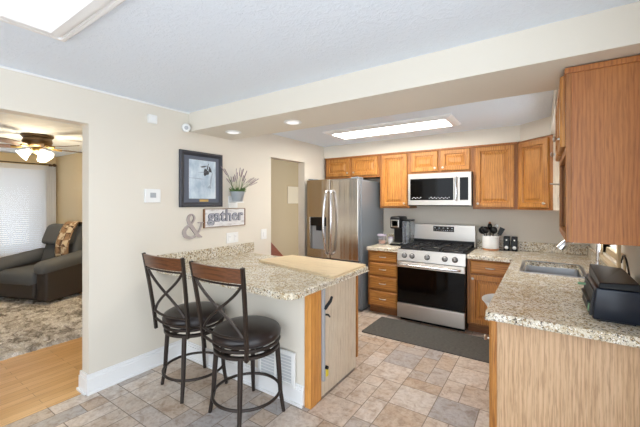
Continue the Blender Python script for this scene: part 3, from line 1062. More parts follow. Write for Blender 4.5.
# control panel leaning back
m = MB().hexa([(RX0, 4.105, 0.78), (RX1, 4.105, 0.78), (RX1, 4.18, 0.78), (RX0, 4.18, 0.78),
               (RX0, 4.135, 0.92), (RX1, 4.135, 0.92), (RX1, 4.18, 0.92), (RX0, 4.18, 0.92)])
cp = obj('control_panel', m, M['steel'], t, label='stainless sloping control panel')
nrm = Vector((0, -0.125, 0.03)).normalized()
for fx in (0.115, 0.235, 0.465, 0.72, 0.86):
    x = RX0 + fx * (RX1 - RX0)
    obj('knob_bezel', MB().lathe([(0.034, -0.002), (0.034, 0.004), (0.026, 0.006)], (x, 4.12, 0.845), nrm, 20), M['black'], cp, True, label='black knob bezel')
    obj('knob', MB().lathe([(0.028, 0), (0.028, 0.008), (0.024, 0.012), (0.023, 0.032), (0.016, 0.037)], (x, 4.12, 0.845), nrm, 18), M['knobsteel'], cp, True, label='round steel burner knob')
obj('cooktop', MB().box(RX0, RX1, 4.142, 4.80, 0.900, 0.926, 0.004), M['black'], t, label='black cooktop')
for cx in (RX0 + 0.15, (RX0 + RX1) / 2, RX1 - 0.15):
    m = MB()
    hw = 0.115 if abs(cx - (RX0 + RX1) / 2) > 0.01 else 0.105
    y0, y1 = 4.18, 4.76
    for xx in (cx - hw, cx + hw):
        m.box(xx - 0.007, xx + 0.007, y0, y1, 0.945, 0.962, 0.002)
    for yy in (y0, (y0 + y1) / 2, y1):
        m.box(cx - hw, cx + hw, yy - 0.007, yy + 0.007, 0.945, 0.962, 0.002)
    for yy in (4.325, 4.615):
        m.box(cx - hw, cx - 0.03, yy - 0.006, yy + 0.006, 0.948, 0.964, 0.002).box(cx + 0.03, cx + hw, yy - 0.006, yy + 0.006, 0.948, 0.964, 0.002)
        m.box(cx - 0.006, cx + 0.006, yy - 0.13, yy - 0.035, 0.948, 0.964, 0.002).box(cx - 0.006, cx + 0.006, yy + 0.035, yy + 0.13, 0.948, 0.964, 0.002)
    for xx in (cx - hw, cx + hw):
        for yy in (y0, y1):
            m.box(xx - 0.008, xx + 0.008, yy - 0.008, yy + 0.008, 0.925, 0.946)
    obj('grate', m, M['iron'], t, label='cast iron burner grate')
    for yy in ((4.325, 4.615) if hw > 0.11 else (4.47,)):
        obj('burner', MB().lathe([(0.05, 0), (0.05, 0.008), (0.036, 0.010), (0.036, 0.018), (0.01, 0.020)], (cx, yy, 0.925)), M['nickel'], t, True, label='round burner')
bgd = obj('backguard', MB().box(RX0, RX1, 4.80, 4.875, 0.90, 1.215, 0.006), M['steel'], t, label='stainless backguard')
dp = obj('display', MB().box(-1.29, -1.01, 4.795, 4.802, 1.115, 1.19, 0.002), M['screen'], bgd, label='black control display')
m = MB()
for k in range(9):
    m.box(-1.275 + k * 0.029, -1.262 + k * 0.029, 4.7935, 4.796, 1.13, 1.136)
    if k % 2 == 0:
        m.box(-1.275 + k * 0.029, -1.258 + k * 0.029, 4.7935, 4.796, 1.158, 1.17)
obj('legend', m, M['legend'], dp)
obj('vent_strip', MB().box(RX0 + 0.01, RX1 - 0.01, 4.76, 4.80, 0.915, 1.0, 0.004), M['black'], t, label='black strip behind the burners')

# ------------------------------------------------------------------ microwave
t = thing('microwave', 'stainless over-the-range microwave with black window', 'microwave', (-1.145, 4.7, 1.475))
MX0, MX1, MY = XM0 + 0.004, XM1 - 0.004, 4.50
obj('body', MB().box(MX0, MX1, MY + 0.02, YB - 0.002, 1.475, 1.915), M['black'], t)
obj('front', MB().rings((MX0, MY + 0.02, 1.485), UX, (0, 0, 1), NY, MX1 - MX0, 0.43, [(0, 0), (0, 0.035), (0.006, 0.04), (0.03, 0.04)]), M['steel'], t, label='stainless front frame')
fy = MY - 0.02
wd = obj('window', MB().box(MX0 + 0.035, MX0 + 0.60, fy - 0.006, fy + 0.002, 1.555, 1.845, 0.003), M['glass_black'], t, label='black glass window')
cpn = obj('control_panel', MB().box(MX1 - 0.135, MX1 - 0.035, fy - 0.006, fy + 0.002, 1.555, 1.845, 0.003), M['glass_black'], t, label='black control panel')
m = MB()
for k in range(22):
    if k not in (6, 7, 8, 9):
        m.box(MX0 + 0.06 + k * 0.023, MX0 + 0.072 + k * 0.023, fy - 0.0075, fy - 0.005, 1.575 + 0.012 * (k % 2), 1.583 + 0.012 * (k % 2))
obj('legend', m, M['legend'], wd)
m = MB().tube([(MX0 + 0.635, fy, 1.555), (MX0 + 0.635, fy - 0.035, 1.565), (MX0 + 0.635, fy - 0.042, 1.70), (MX0 + 0.635, fy - 0.035, 1.845), (MX0 + 0.635, fy, 1.855)], 0.016, 10)
obj('handle', m, M['chrome'], t, True, label='upright chrome handle')

# ------------------------------------------------------------------ floor mat
o = obj('kitchen_mat', MB().prism(rrect(-1.77, -0.36, 3.49, 4.09, 0.02), 0.0005, 0.012, 0.003), M['mat_rubber'])
tag(o, 'long dark grey mat on the tile in front of the range', 'mat')

# ------------------------------------------------------------------ bar stools
def make_stool(label):
    t = thing('bar_stool', label, 'stool', (0, 0, 0), 'bar stools at the peninsula')
    zs = 0.50
    obj('seat_cushion', MB().lathe([(0.14, 0.545), (0.222, 0.548), (0.243, 0.565), (0.247, 0.59), (0.236, 0.615), (0.205, 0.632), (0.12, 0.643), (0.02, 0.646)], (0, 0, 0), seg=48), M['leather'], t, True, label='dark brown leather cushion')
    obj('seat_ring', MB().tube([(0.232 * math.cos(a), 0.232 * math.sin(a), 0.535) for a in [2 * PI * k / 48 for k in range(48)]], 0.012, 8, True), M['bronze'], t, True)
    m = MB().lathe([(0.228, 0.475), (0.235, 0.48), (0.235, 0.497), (0.228, 0.502), (0.212, 0.502), (0.208, 0.49), (0.212, 0.475)], (0, 0, 0), seg=48, cap=False)
    m.lathe([(0.09, 0.495), (0.09, 0.545)], seg=24)
    m.box(-0.215, 0.215, -0.02, 0.02, 0.488, 0.498).box(-0.02, 0.02, -0.215, 0.215, 0.488, 0.498)
    obj('swivel_base', m, M['bronze'], t, True)
    for k in range(4):
        a = PI / 4 + k * PI / 2 - 0.22
        d = Vector((math.cos(a), math.sin(a), 0))
        p = [d * 0.220 + Vector((0, 0, 0.492)), d * 0.234 + Vector((0, 0, 0.3)), d * 0.243 + Vector((0, 0, 0.15)), d * 0.268]
        obj('leg', MB().tube(p, [0.0185, 0.0175, 0.016, 0.013], 10), M['bronze'], t, True)
    obj('foot_ring', MB().tube([(0.240 * math.cos(a), 0.240 * math.sin(a), 0.155) for a in [2 * PI * k / 56 for k in range(56)]], 0.0105, 8, True), M['bronze'], t, True)
    # backrest leaning to -y
    yb, yt = -0.215, -0.295
    zb, zt = 0.50, 1.122

    def P(u, z, bow=0.0):
        s = (z - zb) / (zt - zb)
        return Vector((u * (0.200 + 0.042 * s), yb + (yt - yb) * s ** 1.3 - bow, z))

    for s in (-1, 1):
        pts = [P(s, zb + (zt - zb) * k / 8) for k in range(9)]
        obj('back_post', MB().tube(pts, 0.019, 4, flat=0.8), M['bronze'], t, False)
    n = 12
    m = MB()
    b = m.bm
    L = []
    for i in range(n + 1):
        u = -1 + 2 * i / n
        bow = 0.028 * (1 - u * u)
        p0, p1 = P(u * 0.985, 1.02, bow), P(u * 0.985, 1.115, bow)
        L.append([b.verts.new(p0 + Vector((0, -0.010, 0))), b.verts.new(p0 + Vector((0, 0.010, 0))), b.verts.new(p1 + Vector((0, 0.010, 0))), b.verts.new(p1 + Vector((0, -0.010, 0)))])
    for p, q in zip(L, L[1:]):
        for k in range(4):
            b.faces.new((p[k], p[(k + 1) % 4], q[(k + 1) % 4], q[k]))
    b.faces.new(L[0])
    b.faces.new(L[-1])
    obj('top_rail', m, M['walnut'], t, False, label='brown wooden top rail')
    m = MB()
    for s in (-1, 1):
        pts = []
        for k in range(13):
            q = k / 12
            u = s * (-0.92 + 1.84 * (0.5 - 0.5 * math.cos(PI * q)) * 0.5 + 1.84 * q * 0.5)
            pts.append(P(u, 1.005 - 0.365 * q, 0.014 * math.sin(PI * q)))
        m.tube(pts, 0.0105, 6)
    m.tube([P(-1, 0.655), P(-0.5, 0.642, 0.016), P(0, 0.637, 0.022), P(0.5, 0.642, 0.016), P(1, 0.655)], 0.010, 6)
    m.tube([P(-1, 0.59), P(-0.5, 0.578, 0.018), P(0, 0.574, 0.024), P(0.5, 0.578, 0.018), P(1, 0.59)], 0.010, 6)
    m.tube([P(-1, 1.005), P(-0.5, 1.005, 0.021), P(0, 1.005, 0.028), P(0.5, 1.005, 0.021), P(1, 1.005)], 0.008, 6)
    obj('cross_brace', m, M['bronze'], t, True, label='curved metal cross brace')
    return t


st = make_stool('bronze swivel bar stool with leather seat, nearer the oak corner post')
st.location = (-1.79, 1.70, 0)
st.rotation_euler = (0, 0, math.radians(3))
copy_tree(st, (-2.43, 1.712, 0), math.radians(3), 'bronze swivel bar stool with leather seat, nearer the picture wall')

# ------------------------------------------------------------------ wall decor on the left wall
def wall_box(mb, y0, y1, z0, z1, d0, d1, bev=0.002):
    return mb.box(XL + d0, XL + d1, y0, y1, z0, z1, bev)


t = thing('framed_picture', 'pale blue picture in a wide charcoal frame on the left wall', 'picture', (XL, 2.2, 1.48))
py0, py1, pz0, pz1 = 1.935, 2.46, 1.478, 2.055
VU = (0, 1, 0)
obj('frame', MB().rings((XL + 0.001, py0, pz0), VU, (0, 0, 1), (1, 0, 0), py1 - py0, pz1 - pz0,
                        [(0, 0), (0, 0.022), (0.008, 0.03), (0.02, 0.03), (0.045, 0.018), (0.048, 0.012)]), M['frame'], t)
mb_ = obj('mat_board', wall_box(MB(), py0 + 0.046, py1 - 0.046, pz0 + 0.046, pz1 - 0.046, 0.008, 0.0135, 0), M['matboard'], t, label='slate grey mat board')
pr = obj('print', wall_box(MB(), 2.04, 2.37, 1.565, 1.97, 0.012, 0.0150, 0), M['print'], t, label='pale blue print with a dark figure')
m = MB()


def blob(mb, cy, cz, ry, rz, rot=0.0, n=16, x=XL + 0.0158):
    b = mb.bm
    vs = []
    for k in range(n):
        a = 2 * PI * k / n
        jig = 1 + 0.22 * math.sin(3 * a + cy * 40) + 0.1 * math.sin(5 * a + cz * 30)
        u, v = ry * jig * math.cos(a), rz * jig * math.sin(a)
        vs.append(b.verts.new((x, cy + u * math.cos(rot) - v * math.sin(rot), cz + u * math.sin(rot) + v * math.cos(rot))))
    f = b.faces.new(vs)
    ex = bmesh.ops.extrude_face_region(b, geom=[f])
    bmesh.ops.translate(b, verts=[g for g in ex['geom'] if isinstance(g, bmesh.types.BMVert)], vec=(-0.0008, 0, 0))


blob(m, 2.245, 1.845, 0.034, 0.034)
blob(m, 2.215, 1.905, 0.04, 0.007, 0.2)
blob(m, 2.265, 1.90, 0.006, 0.04, -0.3)
blob(m, 2.295, 1.875, 0.018, 0.03, 0.3)
obj('figure', m, M['ink'], pr)
m = MB()
blob(m, 2.31, 1.77, 0.009, 0.075, -0.2)
blob(m, 2.29, 1.69, 0.022, 0.016)
blob(m, 2.14, 1.775, 0.09, 0.004, -0.05)
blob(m, 2.20, 1.845, 0.05, 0.004, 0.15)
obj('figure_lines', m, M['ink2'], pr)
obj('name_plate', wall_box(MB(), 2.165, 2.275, 1.533, 1.557, 0.0135, 0.0155, 0.0005), M['brass'], t, label='small brass plate')

# gather sign
t = thing('wooden_sign', 'whitewashed plank sign reading gather on the left wall', 'sign', (XL, 2.51, 1.255))
for k in range(3):
    obj('plank', wall_box(MB(), 2.226, 2.79, 1.258 + k * 0.064, 1.3205 + k * 0.064, 0.004, 0.02), M['sign'], t)
obj('side_batten', wall_box(MB(), 2.214, 2.228, 1.25, 1.455, 0.002, 0.026), M['rust'], t, label='rusty brown edge strip')
obj('side_batten', wall_box(MB(), 2.788, 2.80, 1.252, 1.453, 0.002, 0.026), M['rust'], t, label='rusty brown edge strip')
obj('edge_strip', wall_box(MB(), 2.226, 2.79, 1.4505, 1.456, 0.004, 0.0215, 0.001).box(XL + 0.004, XL + 0.0215, 2.226, 2.79, 1.2525, 1.2575), M['rust'], t)


def text_mesh(txt, size, extrude, offset=0.0):
    cu = bpy.data.curves.new('lettering', 'FONT')
    cu.body = txt
    cu.size = size
    cu.extrude = extrude
    cu.offset = offset
    cu.align_x = 'CENTER'
    cu.space_character = 1.08
    tmp = bpy.data.objects.new('lettering_tmp', cu)
    COL.objects.link(tmp)
    dg = bpy.context.evaluated_depsgraph_get()
    me = bpy.data.meshes.new_from_object(tmp.evaluated_get(dg))
    bpy.data.objects.remove(tmp)
    bpy.data.curves.remove(cu)
    return me


me = text_mesh('gather', 0.178, 0.004, 0.0055)
me.materials.append(M['matboard'])
o = bpy.data.objects.new('lettering', me)
COL.objects.link(o)
o.parent = t
o.rotation_euler = (PI / 2, 0, PI / 2)
o.location = (0.0235, 0.0, 0.065)
o['label'] = 'dark outline of the lettering'
me = text_mesh('gather', 0.178, 0.0015, 0.0005)
me.materials.append(M['letter'])
o2 = bpy.data.objects.new('letter_face', me)
COL.objects.link(o2)
o2.parent = o
o2.location = (0, 0, 0.004)
o2['label'] = 'grey face of the lettering'

# ampersand: swept stroke with changing width
def stroke_poly(pts, wid):
    P = [Vector((a, b, 0)) for a, b in pts]
    out = []
    for i in range(len(P)):
        tg = (P[min(i + 1, len(P) - 1)] - P[max(i - 1, 0)]).normalized()
        n = Vector((-tg.y, tg.x, 0))
        out.append((P[i] + n * wid[i] / 2, P[i] - n * wid[i] / 2))
    return out


def catmull(pts, n=10):
    out = []
    P = [pts[0]] + list(pts) + [pts[-1]]
    for i in range(1, len(P) - 2):
        for k in range(n):
            s = k / n
            out.append(tuple(0.5 * ((2 * P[i][j]) + (-P[i - 1][j] + P[i + 1][j]) * s + (2 * P[i - 1][j] - 5 * P[i][j] + 4 * P[i + 1][j] - P[i + 2][j]) * s * s
                                    + (-P[i - 1][j] + 3 * P[i][j] - 3 * P[i + 1][j] + P[i + 2][j]) * s ** 3) for j in range(len(pts[0]))))
    out.append(tuple(pts[-1]))
    return out


m = MB()
b = m.bm
# (y, z, width) control points of a serif ampersand, unit height 1
cps = [(0.92, 0.62, 0.05), (0.84, 0.36, 0.06), (0.66, 0.12, 0.07), (0.40, 0.03, 0.09), (0.14, 0.12, 0.15), (0.09, 0.32, 0.15), (0.26, 0.50, 0.10), (0.46, 0.64, 0.07),
       (0.56, 0.82, 0.07), (0.44, 0.97, 0.05), (0.28, 0.86, 0.10), (0.30, 0.66, 0.14), (0.50, 0.38, 0.16), (0.72, 0.12, 0.14), (0.92, 0.02, 0.05)]
q = catmull(cps, 8)
sp = stroke_poly([(a, c) for a, c, _ in q], [ww for _, _, ww in q])
ay0, az0, aw, ah = 1.968, 1.155, 0.245, 0.255
tri = 0
prev = None
for i, (l, r_) in enumerate(sp):
    xo = XL + 0.018 + 0.0002 * (i % 2)
    pts = [b.verts.new((xo - 0.016, ay0 + p.x * aw, az0 + p.y * ah)) for p in (l, r_)] + [b.verts.new((xo, ay0 + p.x * aw, az0 + p.y * ah)) for p in (r_, l)]
    if prev:
        for k in range(4):
            b.faces.new((prev[k], prev[(k + 1) % 4], pts[(k + 1) % 4], pts[k]))
    else:
        b.faces.new(pts)
    prev = pts
b.faces.new(prev)
wall_box(m, ay0 + 0.74 * aw, ay0 + 1.08 * aw, az0 + 0.60 * ah, az0 + 0.64 * ah, 0.003, 0.018, 0)
o = obj('ampersand_letter', m, M['amp'])
tag(o, 'taupe ampersand letter hanging under the picture', 'letter')

# lavender in a zinc wall pot
t = thing('lavender_pot', 'lavender in a grey zinc pot hanging right of the picture', 'plant', (XL, 2.635, 1.47))
pc = (XL + 0.088, 2.62, 1.535)
obj('pot', MB().lathe([(0.052, 0), (0.056, 0.004), (0.078, 0.10), (0.085, 0.115), (0.079, 0.115), (0.072, 0.10), (0.05, 0.01)], pc, seg=28, cap=True), M['zinc'], t, True)
rr = random.Random(4)
for k in range(26):
    a = rr.uniform(0, 2 * PI)
    lean = rr.uniform(0.02, 0.26)
    side = Vector((math.cos(a) * 0.45 + 0.1, math.sin(a) + 0.28, 0))
    p0 = Vector((pc[0] + 0.035 * math.cos(a), pc[1] + 0.035 * math.sin(a), pc[2] + 0.09))
    h = rr.uniform(0.14, 0.30)
    p1 = p0 + side * lean * 0.45 + Vector((0, 0, h * 0.55))
    p2 = p0 + side * lean * 1.15 + Vector((0, 0, h))
    for p in (p1, p2):
        p.x = max(p.x, XL + 0.012)
    sg = obj('sprig', MB().tube([p0, p1, p2], [0.0020, 0.0017, 0.0014], 5), M['leaf'], t, False, label='thin green sprig')
    d = (p2 - p1)
    prof = []
    for j in range(9):
        prof.append((0.0048 if j % 2 else 0.003, d.length * (0.35 + 0.085 * j)))
    obj('flower', MB().lathe([(0.001, d.length * 0.33)] + prof + [(0.001, d.length * 1.06)], p1, d, 6), M['lavender'], sg, False, label='dusty lavender flower head')
m = MB()
for k in range(80):
    a = rr.uniform(0, 2 * PI)
    p0 = Vector((pc[0] + 0.05 * math.cos(a), pc[1] + 0.05 * math.sin(a), pc[2] + 0.10))
    p1 = p0 + Vector((math.cos(a) * 0.04, math.sin(a) * 0.055, rr.uniform(0.01, 0.07)))
    p1.x = max(p1.x, XL + 0.01)
    m.tube([p0, (p0 + p1) / 2 + Vector((0, 0, 0.01)), p1], [0.003, 0.005, 0.001], 4)
fo_ = obj('foliage', m, M['leaf'], t, False, label='grey-green leaves')
fo_['kind'] = 'stuff'
obj('wall_bracket', wall_box(MB(), 2.555, 2.69, 1.462, 1.60, 0.001, 0.01, 0.002).box(XL + 0.004, XL + 0.13, 2.565, 2.68, 1.522, 1.5345, 0.002), M['plastic'], t, label='white bracket behind the pot')

# wall plates, thermostat, sensors
t = thing('wall_outlet', 'wide white outlet plate above the bar backsplash', 'outlet', (XL, 2.615, 1.115), 'white plates on the left wall')
obj('plate', wall_box(MB(), 2.53, 2.705, 1.055, 1.175, 0.0005, 0.007), M['plastic'], t)
for yy in (2.575, 2.66):
    s = obj('socket', wall_box(MB(), yy - 0.02, yy + 0.02, 1.08, 1.15, 0.006, 0.010, 0.002), M['white'], t)
    obj('slot', wall_box(MB(), yy - 0.009, yy - 0.006, 1.122, 1.135, 0.0098, 0.0104, 0).box(XL + 0.0098, XL + 0.0104, yy + 0.006, yy + 0.009, 1.122, 1.135), M['greyplastic'], s)
t = thing('light_switch', 'narrow white switch plate beside the hall doorway', 'switch', (XL, 3.14, 1.115), 'white plates on the left wall')
obj('plate', wall_box(MB(), 3.09, 3.19, 1.05, 1.18, 0.0005, 0.007), M['plastic'], t)
obj('toggle', wall_box(MB(), 3.125, 3.155, 1.085, 1.145, 0.006, 0.012, 0.002), M['white'], t)
t = thing('thermostat', 'white square thermostat on the wall left of the picture', 'thermostat', (XL, 1.655, 1.585))
obj('case', wall_box(MB(), 1.59, 1.735, 1.525, 1.65, 0.0005, 0.024, 0.004), M['plastic'], t)
obj('screen', wall_box(MB(), 1.635, 1.69, 1.57, 1.615, 0.0235, 0.0245, 0), M['greyplastic'], t, label='grey screen')
t = thing('wall_sensor', 'small white square sensor high on the wall above the thermostat', 'sensor', (XL, 1.66, 2.34), 'white sensors near the ceiling')
obj('case', wall_box(MB(), 1.618, 1.702, 2.255, 2.335, 0.0005, 0.028, 0.006), M['plastic'], t)
obj('grille', wall_box(MB(), 1.64, 1.68, 2.278, 2.312, 0.0275, 0.0292, 0.0005), M['white'], t)
t = thing('motion_sensor', 'white round-faced sensor on the wall at the beam end', 'sensor', (XL, 2.0, 2.28), 'white sensors near the ceiling')
obj('bracket', wall_box(MB(), 1.98, 2.02, 2.25, 2.30, 0.0005, 0.02, 0.003), M['plastic'], t)
obj('case', MB().lathe([(0.036, 0), (0.042, 0.006), (0.042, 0.028), (0.036, 0.034)], (XL + 0.02, 2.0, 2.275), (0.9, -0.4, -0.1), 20), M['plastic'], t, True)
obj('lens', MB().lathe([(0.02, 0), (0.018, 0.004), (0.004, 0.006)], Vector((XL + 0.02, 2.0, 2.275)) + Vector((0.9, -0.4, -0.1)).normalized() * 0.034, (0.9, -0.4, -0.1), 16), M['greyplastic'], t, True, label='grey lens')

# ------------------------------------------------------------------ countertop items by the range
# pod coffee maker
t = thing('coffee_maker', 'black pod coffee maker on the short worktop beside the range', 'coffee maker', (-1.70, 4.60, 0.9145))
cx, cy = -1.70, 4.60
obj('base', MB().box(cx - 0.10, cx + 0.06, cy - 0.16, cy + 0.14, 0.9148, 0.945, 0.01), M['black'], t)
obj('column', MB().box(cx - 0.10, cx + 0.05, cy - 0.01, cy + 0.14, 0.94, 1.24, 0.02, 3), M['black'], t)
hd = obj('brew_head', MB().box(cx - 0.105, cx + 0.055, cy - 0.16, cy + 0.145, 1.15, 1.325, 0.03, 4), M['black'], t, True)
obj('brew_trim', MB().rings((cx - 0.085, cy - 0.158, 1.175), UX, (0, 0, 1), NY, 0.12, 0.105, [(0, 0), (0, 0.006), (0.012, 0.008), (0.016, 0.002)]), M['nickel'], hd, label='silver trim on the brew head')
obj('water_tank', MB().box(cx + 0.06, cx + 0.16, cy - 0.10, cy + 0.13, 0.93, 1.26, 0.015, 3), M['tank'], t, label='clear water tank')
obj('tank_lid', MB().box(cx + 0.055, cx + 0.165, cy - 0.105, cy + 0.135, 1.26, 1.28, 0.006), M['black'], t)
obj('drip_tray', MB().box(cx - 0.085, cx + 0.045, cy - 0.155, cy - 0.02, 0.945, 0.955, 0.003), M['nickel'], t, label='metal drip tray')
# container and jar
t = thing('storage_container', 'clear storage tub with lilac lid beside the fridge', 'container', (-1.935, 4.40, 0.9145))
c = (-1.95, 4.52, 0.9148)
obj('tub', MB().lathe([(0.054, 0), (0.058, 0.004), (0.064, 0.12), (0.060, 0.12), (0.052, 0.008)], c, seg=24), M['clear'], t, True)
obj('contents', MB().lathe([(0.048, 0.009), (0.053, 0.055), (0.03, 0.06)], c, seg=20), M['pink'], t, True, label='pinkish contents')
obj('lid', MB().lathe([(0.067, 0.12), (0.069, 0.125), (0.069, 0.14), (0.062, 0.144)], c, seg=24), M['lilac'], t, True, label='lilac lid')
t = thing('jar', 'small white jar between the storage tub and coffee maker', 'jar', (-1.85, 4.50, 0.9145))
c = (-1.855, 4.62, 0.9148)
obj('body', MB().lathe([(0.038, 0), (0.042, 0.006), (0.042, 0.07), (0.036, 0.08)], c, seg=20), M['ceramic'], t, True)
obj('lid', MB().lathe([(0.038, 0.08), (0.039, 0.084), (0.039, 0.10), (0.02, 0.105)], c, seg=20), M['lilac'], t, True)

# utensil crock: crock and each utensil
c = Vector((-0.555, 4.755, 0.9148))
t = thing('utensil_crock', 'white oval utensil crock with tan foot right of the range', 'crock', tuple(c))
m = MB()
m.lathe([(0.094, 0.022), (0.098, 0.03), (0.099, 0.18), (0.094, 0.184), (0.092, 0.176), (0.088, 0.035), (0.01, 0.033)], c, seg=32, cap=True)
obj('body', m, M['ceramic'], t, True)
obj('foot', MB().lathe([(0.091, 0), (0.093, 0.004), (0.093, 0.022)], c, seg=32), M['terracotta'], t, True, label='tan wooden foot')
UT = [('ladle', 'black ladle leaning to the left in the utensil crock', -0.105, 0.02, 0.275, 'bowl'),
      ('slotted_spoon', 'black slotted spoon second from the left in the utensil crock', -0.06, -0.05, 0.285, 'oval'),
      ('wooden_spoon', 'tall black spoon with tan tip in the middle of the crock', -0.012, 0.02, 0.33, 'tip'),
      ('serving_spoon', 'black round serving spoon right of the tan-tipped spoon in the crock', 0.045, -0.045, 0.285, 'oval'),
      ('spatula', 'black flat spatula leaning right out of the utensil crock', 0.125, -0.01, 0.26, 'flat'),
      ('whisk', 'steel whisk at the back of the utensil crock', 0.06, 0.06, 0.31, 'whisk')]
for nm, lb, dx, dy, h, kind in UT:
    p0 = c + Vector((dx * 0.25, dy * 0.4, 0.045))
    p1 = c + Vector((dx, dy, h))
    ax = (p1 - p0).normalized()
    t = thing(nm, lb, 'utensil', tuple(p0), 'utensils in the crock')
    hm = M['nickel'] if kind == 'whisk' else M['black']
    obj('handle', MB().cyl(p0, p1 - ax * 0.06, 0.006, 0.006, 8), hm, t, True)
    q = p1 - ax * 0.06
    if kind == 'whisk':
        m = MB()
        for k in range(4):
            a = PI * k / 4
            sd = Vector((math.cos(a), math.sin(a), 0))
            m.tube([q, q + ax * 0.04 + sd * 0.022, q + ax * 0.075 + sd * 0.018, q + ax * 0.085, q + ax * 0.075 - sd * 0.018, q + ax * 0.04 - sd * 0.022, q], 0.0015, 4)
        obj('head', m, M['chrome'], t, True)
    elif kind == 'flat':
        u = Vector((ax.z, 0, -ax.x))
        m = MB()
        e0, e1 = q - ax * 0.01, p1 + ax * 0.03
        n_ = Vector((0, 1, 0)) * 0.003
        m.hexa([e0 - u * 0.024 - n_, e0 + u * 0.024 - n_, e0 + u * 0.024 + n_, e0 - u * 0.024 + n_, e1 - u * 0.03 - n_, e1 + u * 0.03 - n_, e1 + u * 0.03 + n_, e1 - u * 0.03 + n_])
        obj('head', m, M['black'], t)
    else:
        rad = {'bowl': 0.050, 'oval': 0.043, 'tip': 0.028}[kind]
        prof = [(rad * math.sin(PI * k / 10), -0.045 * math.cos(PI * k / 10) if kind != 'bowl' else -rad * math.cos(PI * k / 10)) for k in range(11)]
        obj('head', MB().lathe(prof, q + ax * 0.03, ax, 16), M['black'], t, True)
        if kind == 'tip':
            obj('tip', MB().lathe([(0.014, 0), (0.016, 0.012), (0.008, 0.022)], q + ax * 0.068, ax, 12), M['terracotta'], t, True, label='tan tip')
# two black grinders
for i, (x, lb) in enumerate(((-0.378, 'black box grinder with silver dots nearest the utensil crock'), (-0.292, 'black box grinder with silver dots beside its twin, farther from the crock'))):
    t = thing('spice_grinder', lb, 'grinder', (x, 4.80, 0.9145), 'pair of black grinders')
    obj('body', MB().box(x - 0.034, x + 0.034, 4.77, 4.835, 0.9148, 1.095, 0.008, 3), M['black'], t)
    obj('dial', MB().lathe([(0.022, 0), (0.020, 0.006), (0.006, 0.008)], (x, 4.77, 0.955), (0, -1, 0), 16), M['nickel'], t, True, label='silver dial')
    obj('button', MB().lathe([(0.010, 0), (0.008, 0.005)], (x, 4.77, 1.05), (0, -1, 0), 12), M['plastic'], t, True, label='pale button')

# ------------------------------------------------------------------ printer
t = thing('printer', 'black inkjet printer on the near end of the right worktop', 'printer', (0.32, 2.5, 0.9145))
ang = math.radians(0)
def PT(x, y, z):
    return (x, y, z)
PX0, PX1, PY0, PY1 = 0.208, 0.405, 2.20, 2.64
m = MB().hexa([(PX0 + 0.006, PY0 + 0.012, 0.922), (PX1, PY0 + 0.012, 0.922), (PX1, PY1, 0.922), (PX0 + 0.006, PY1, 0.922),
               (PX0 + 0.018, PY0, 1.088), (PX1, PY0, 1.088), (PX1, PY1, 1.088), (PX0 + 0.018, PY1, 1.088)])
bmesh.ops.bevel(m.bm, geom=list(m.bm.edges), offset=0.010, segments=3, profile=0.5, affect='EDGES')
m.box(PX0 + 0.04, PX1 - 0.02, PY0 + 0.03, PY1 - 0.03, 0.9148, 0.93)
obj('body', m, M['printer_side'], t, True)
m = MB().hexa([(PX0 + 0.030, PY0 - 0.004, 1.090), (PX1, PY0 - 0.004, 1.090), (PX1, PY1, 1.090), (PX0 + 0.030, PY1, 1.090),
               (PX0 + 0.034, PY0 + 0.006, 1.116), (PX1 - 0.01, PY0 + 0.006, 1.126), (PX1 - 0.01, PY1 - 0.006, 1.135), (PX0 + 0.034, PY1 - 0.006, 1.150)])
bmesh.ops.bevel(m.bm, geom=list(m.bm.edges), offset=0.005, segments=2, profile=0.5, affect='EDGES')
obj('scanner_lid', m, M['black'], t)
obj('front_panel', MB().hexa([(PX0 - 0.004, PY0 + 0.03, 0.935), (PX0 + 0.02, PY0 + 0.03, 0.935), (PX0 + 0.02, PY1 - 0.03, 0.935), (PX0 - 0.004, PY1 - 0.03, 0.935),
                              (PX0 + 0.010, PY0 + 0.03, 1.07), (PX0 + 0.03, PY0 + 0.03, 1.07), (PX0 + 0.03, PY1 - 0.03, 1.07), (PX0 + 0.010, PY1 - 0.03, 1.07)]), M['iron'], t, label='dark grey front panel')
obj('paper_slot', MB().box(PX0 - 0.012, PX0 + 0.02, PY0 + 0.06, PY1 - 0.06, 0.992, 1.004, 0.002), M['black'], t)
obj('sticker', MB().hexa([(PX0 - 0.0055, 2.28, 0.945), (PX0 + 0.002, 2.28, 0.945), (PX0 + 0.002, 2.31, 0.945), (PX0 - 0.0055, 2.31, 0.945),
                          (PX0 - 0.0005, 2.28, 0.985), (PX0 + 0.004, 2.28, 0.985), (PX0 + 0.004, 2.31, 0.985), (PX0 - 0.0005, 2.31, 0.985)]), M['green'], t, label='pale green sticker')
obj('memory_stick', MB().box(PX0 - 0.03, PX0 + 0.01, 2.54, 2.56, 1.03, 1.042, 0.002), M['green'], t, label='green memory stick in the front slot')
o = obj('power_cord', MB().tube(catmull([(0.425, 2.62, 1.07), (0.43, 2.74, 1.16), (0.432, 2.84, 1.19), (0.436, 2.92, 1.16), (0.436, 2.95, 1.125)], 6), 0.005, 8), M['black'], None, True)
tag(o, 'black cord looping from behind the printer to the wall', 'cord')
t = thing('wall_outlet', 'beige outlet plate on the right wall behind the printer', 'outlet', (XR, 2.95, 1.12))
obj('plate', MB().box(XR - 0.008, XR - 0.0005, 2.89, 3.01, 1.055, 1.185, 0.002), M['hall'], t)
obj('socket', MB().box(XR - 0.012, XR - 0.006, 2.93, 2.97, 1.08, 1.16, 0.002), M['plastic'], t)

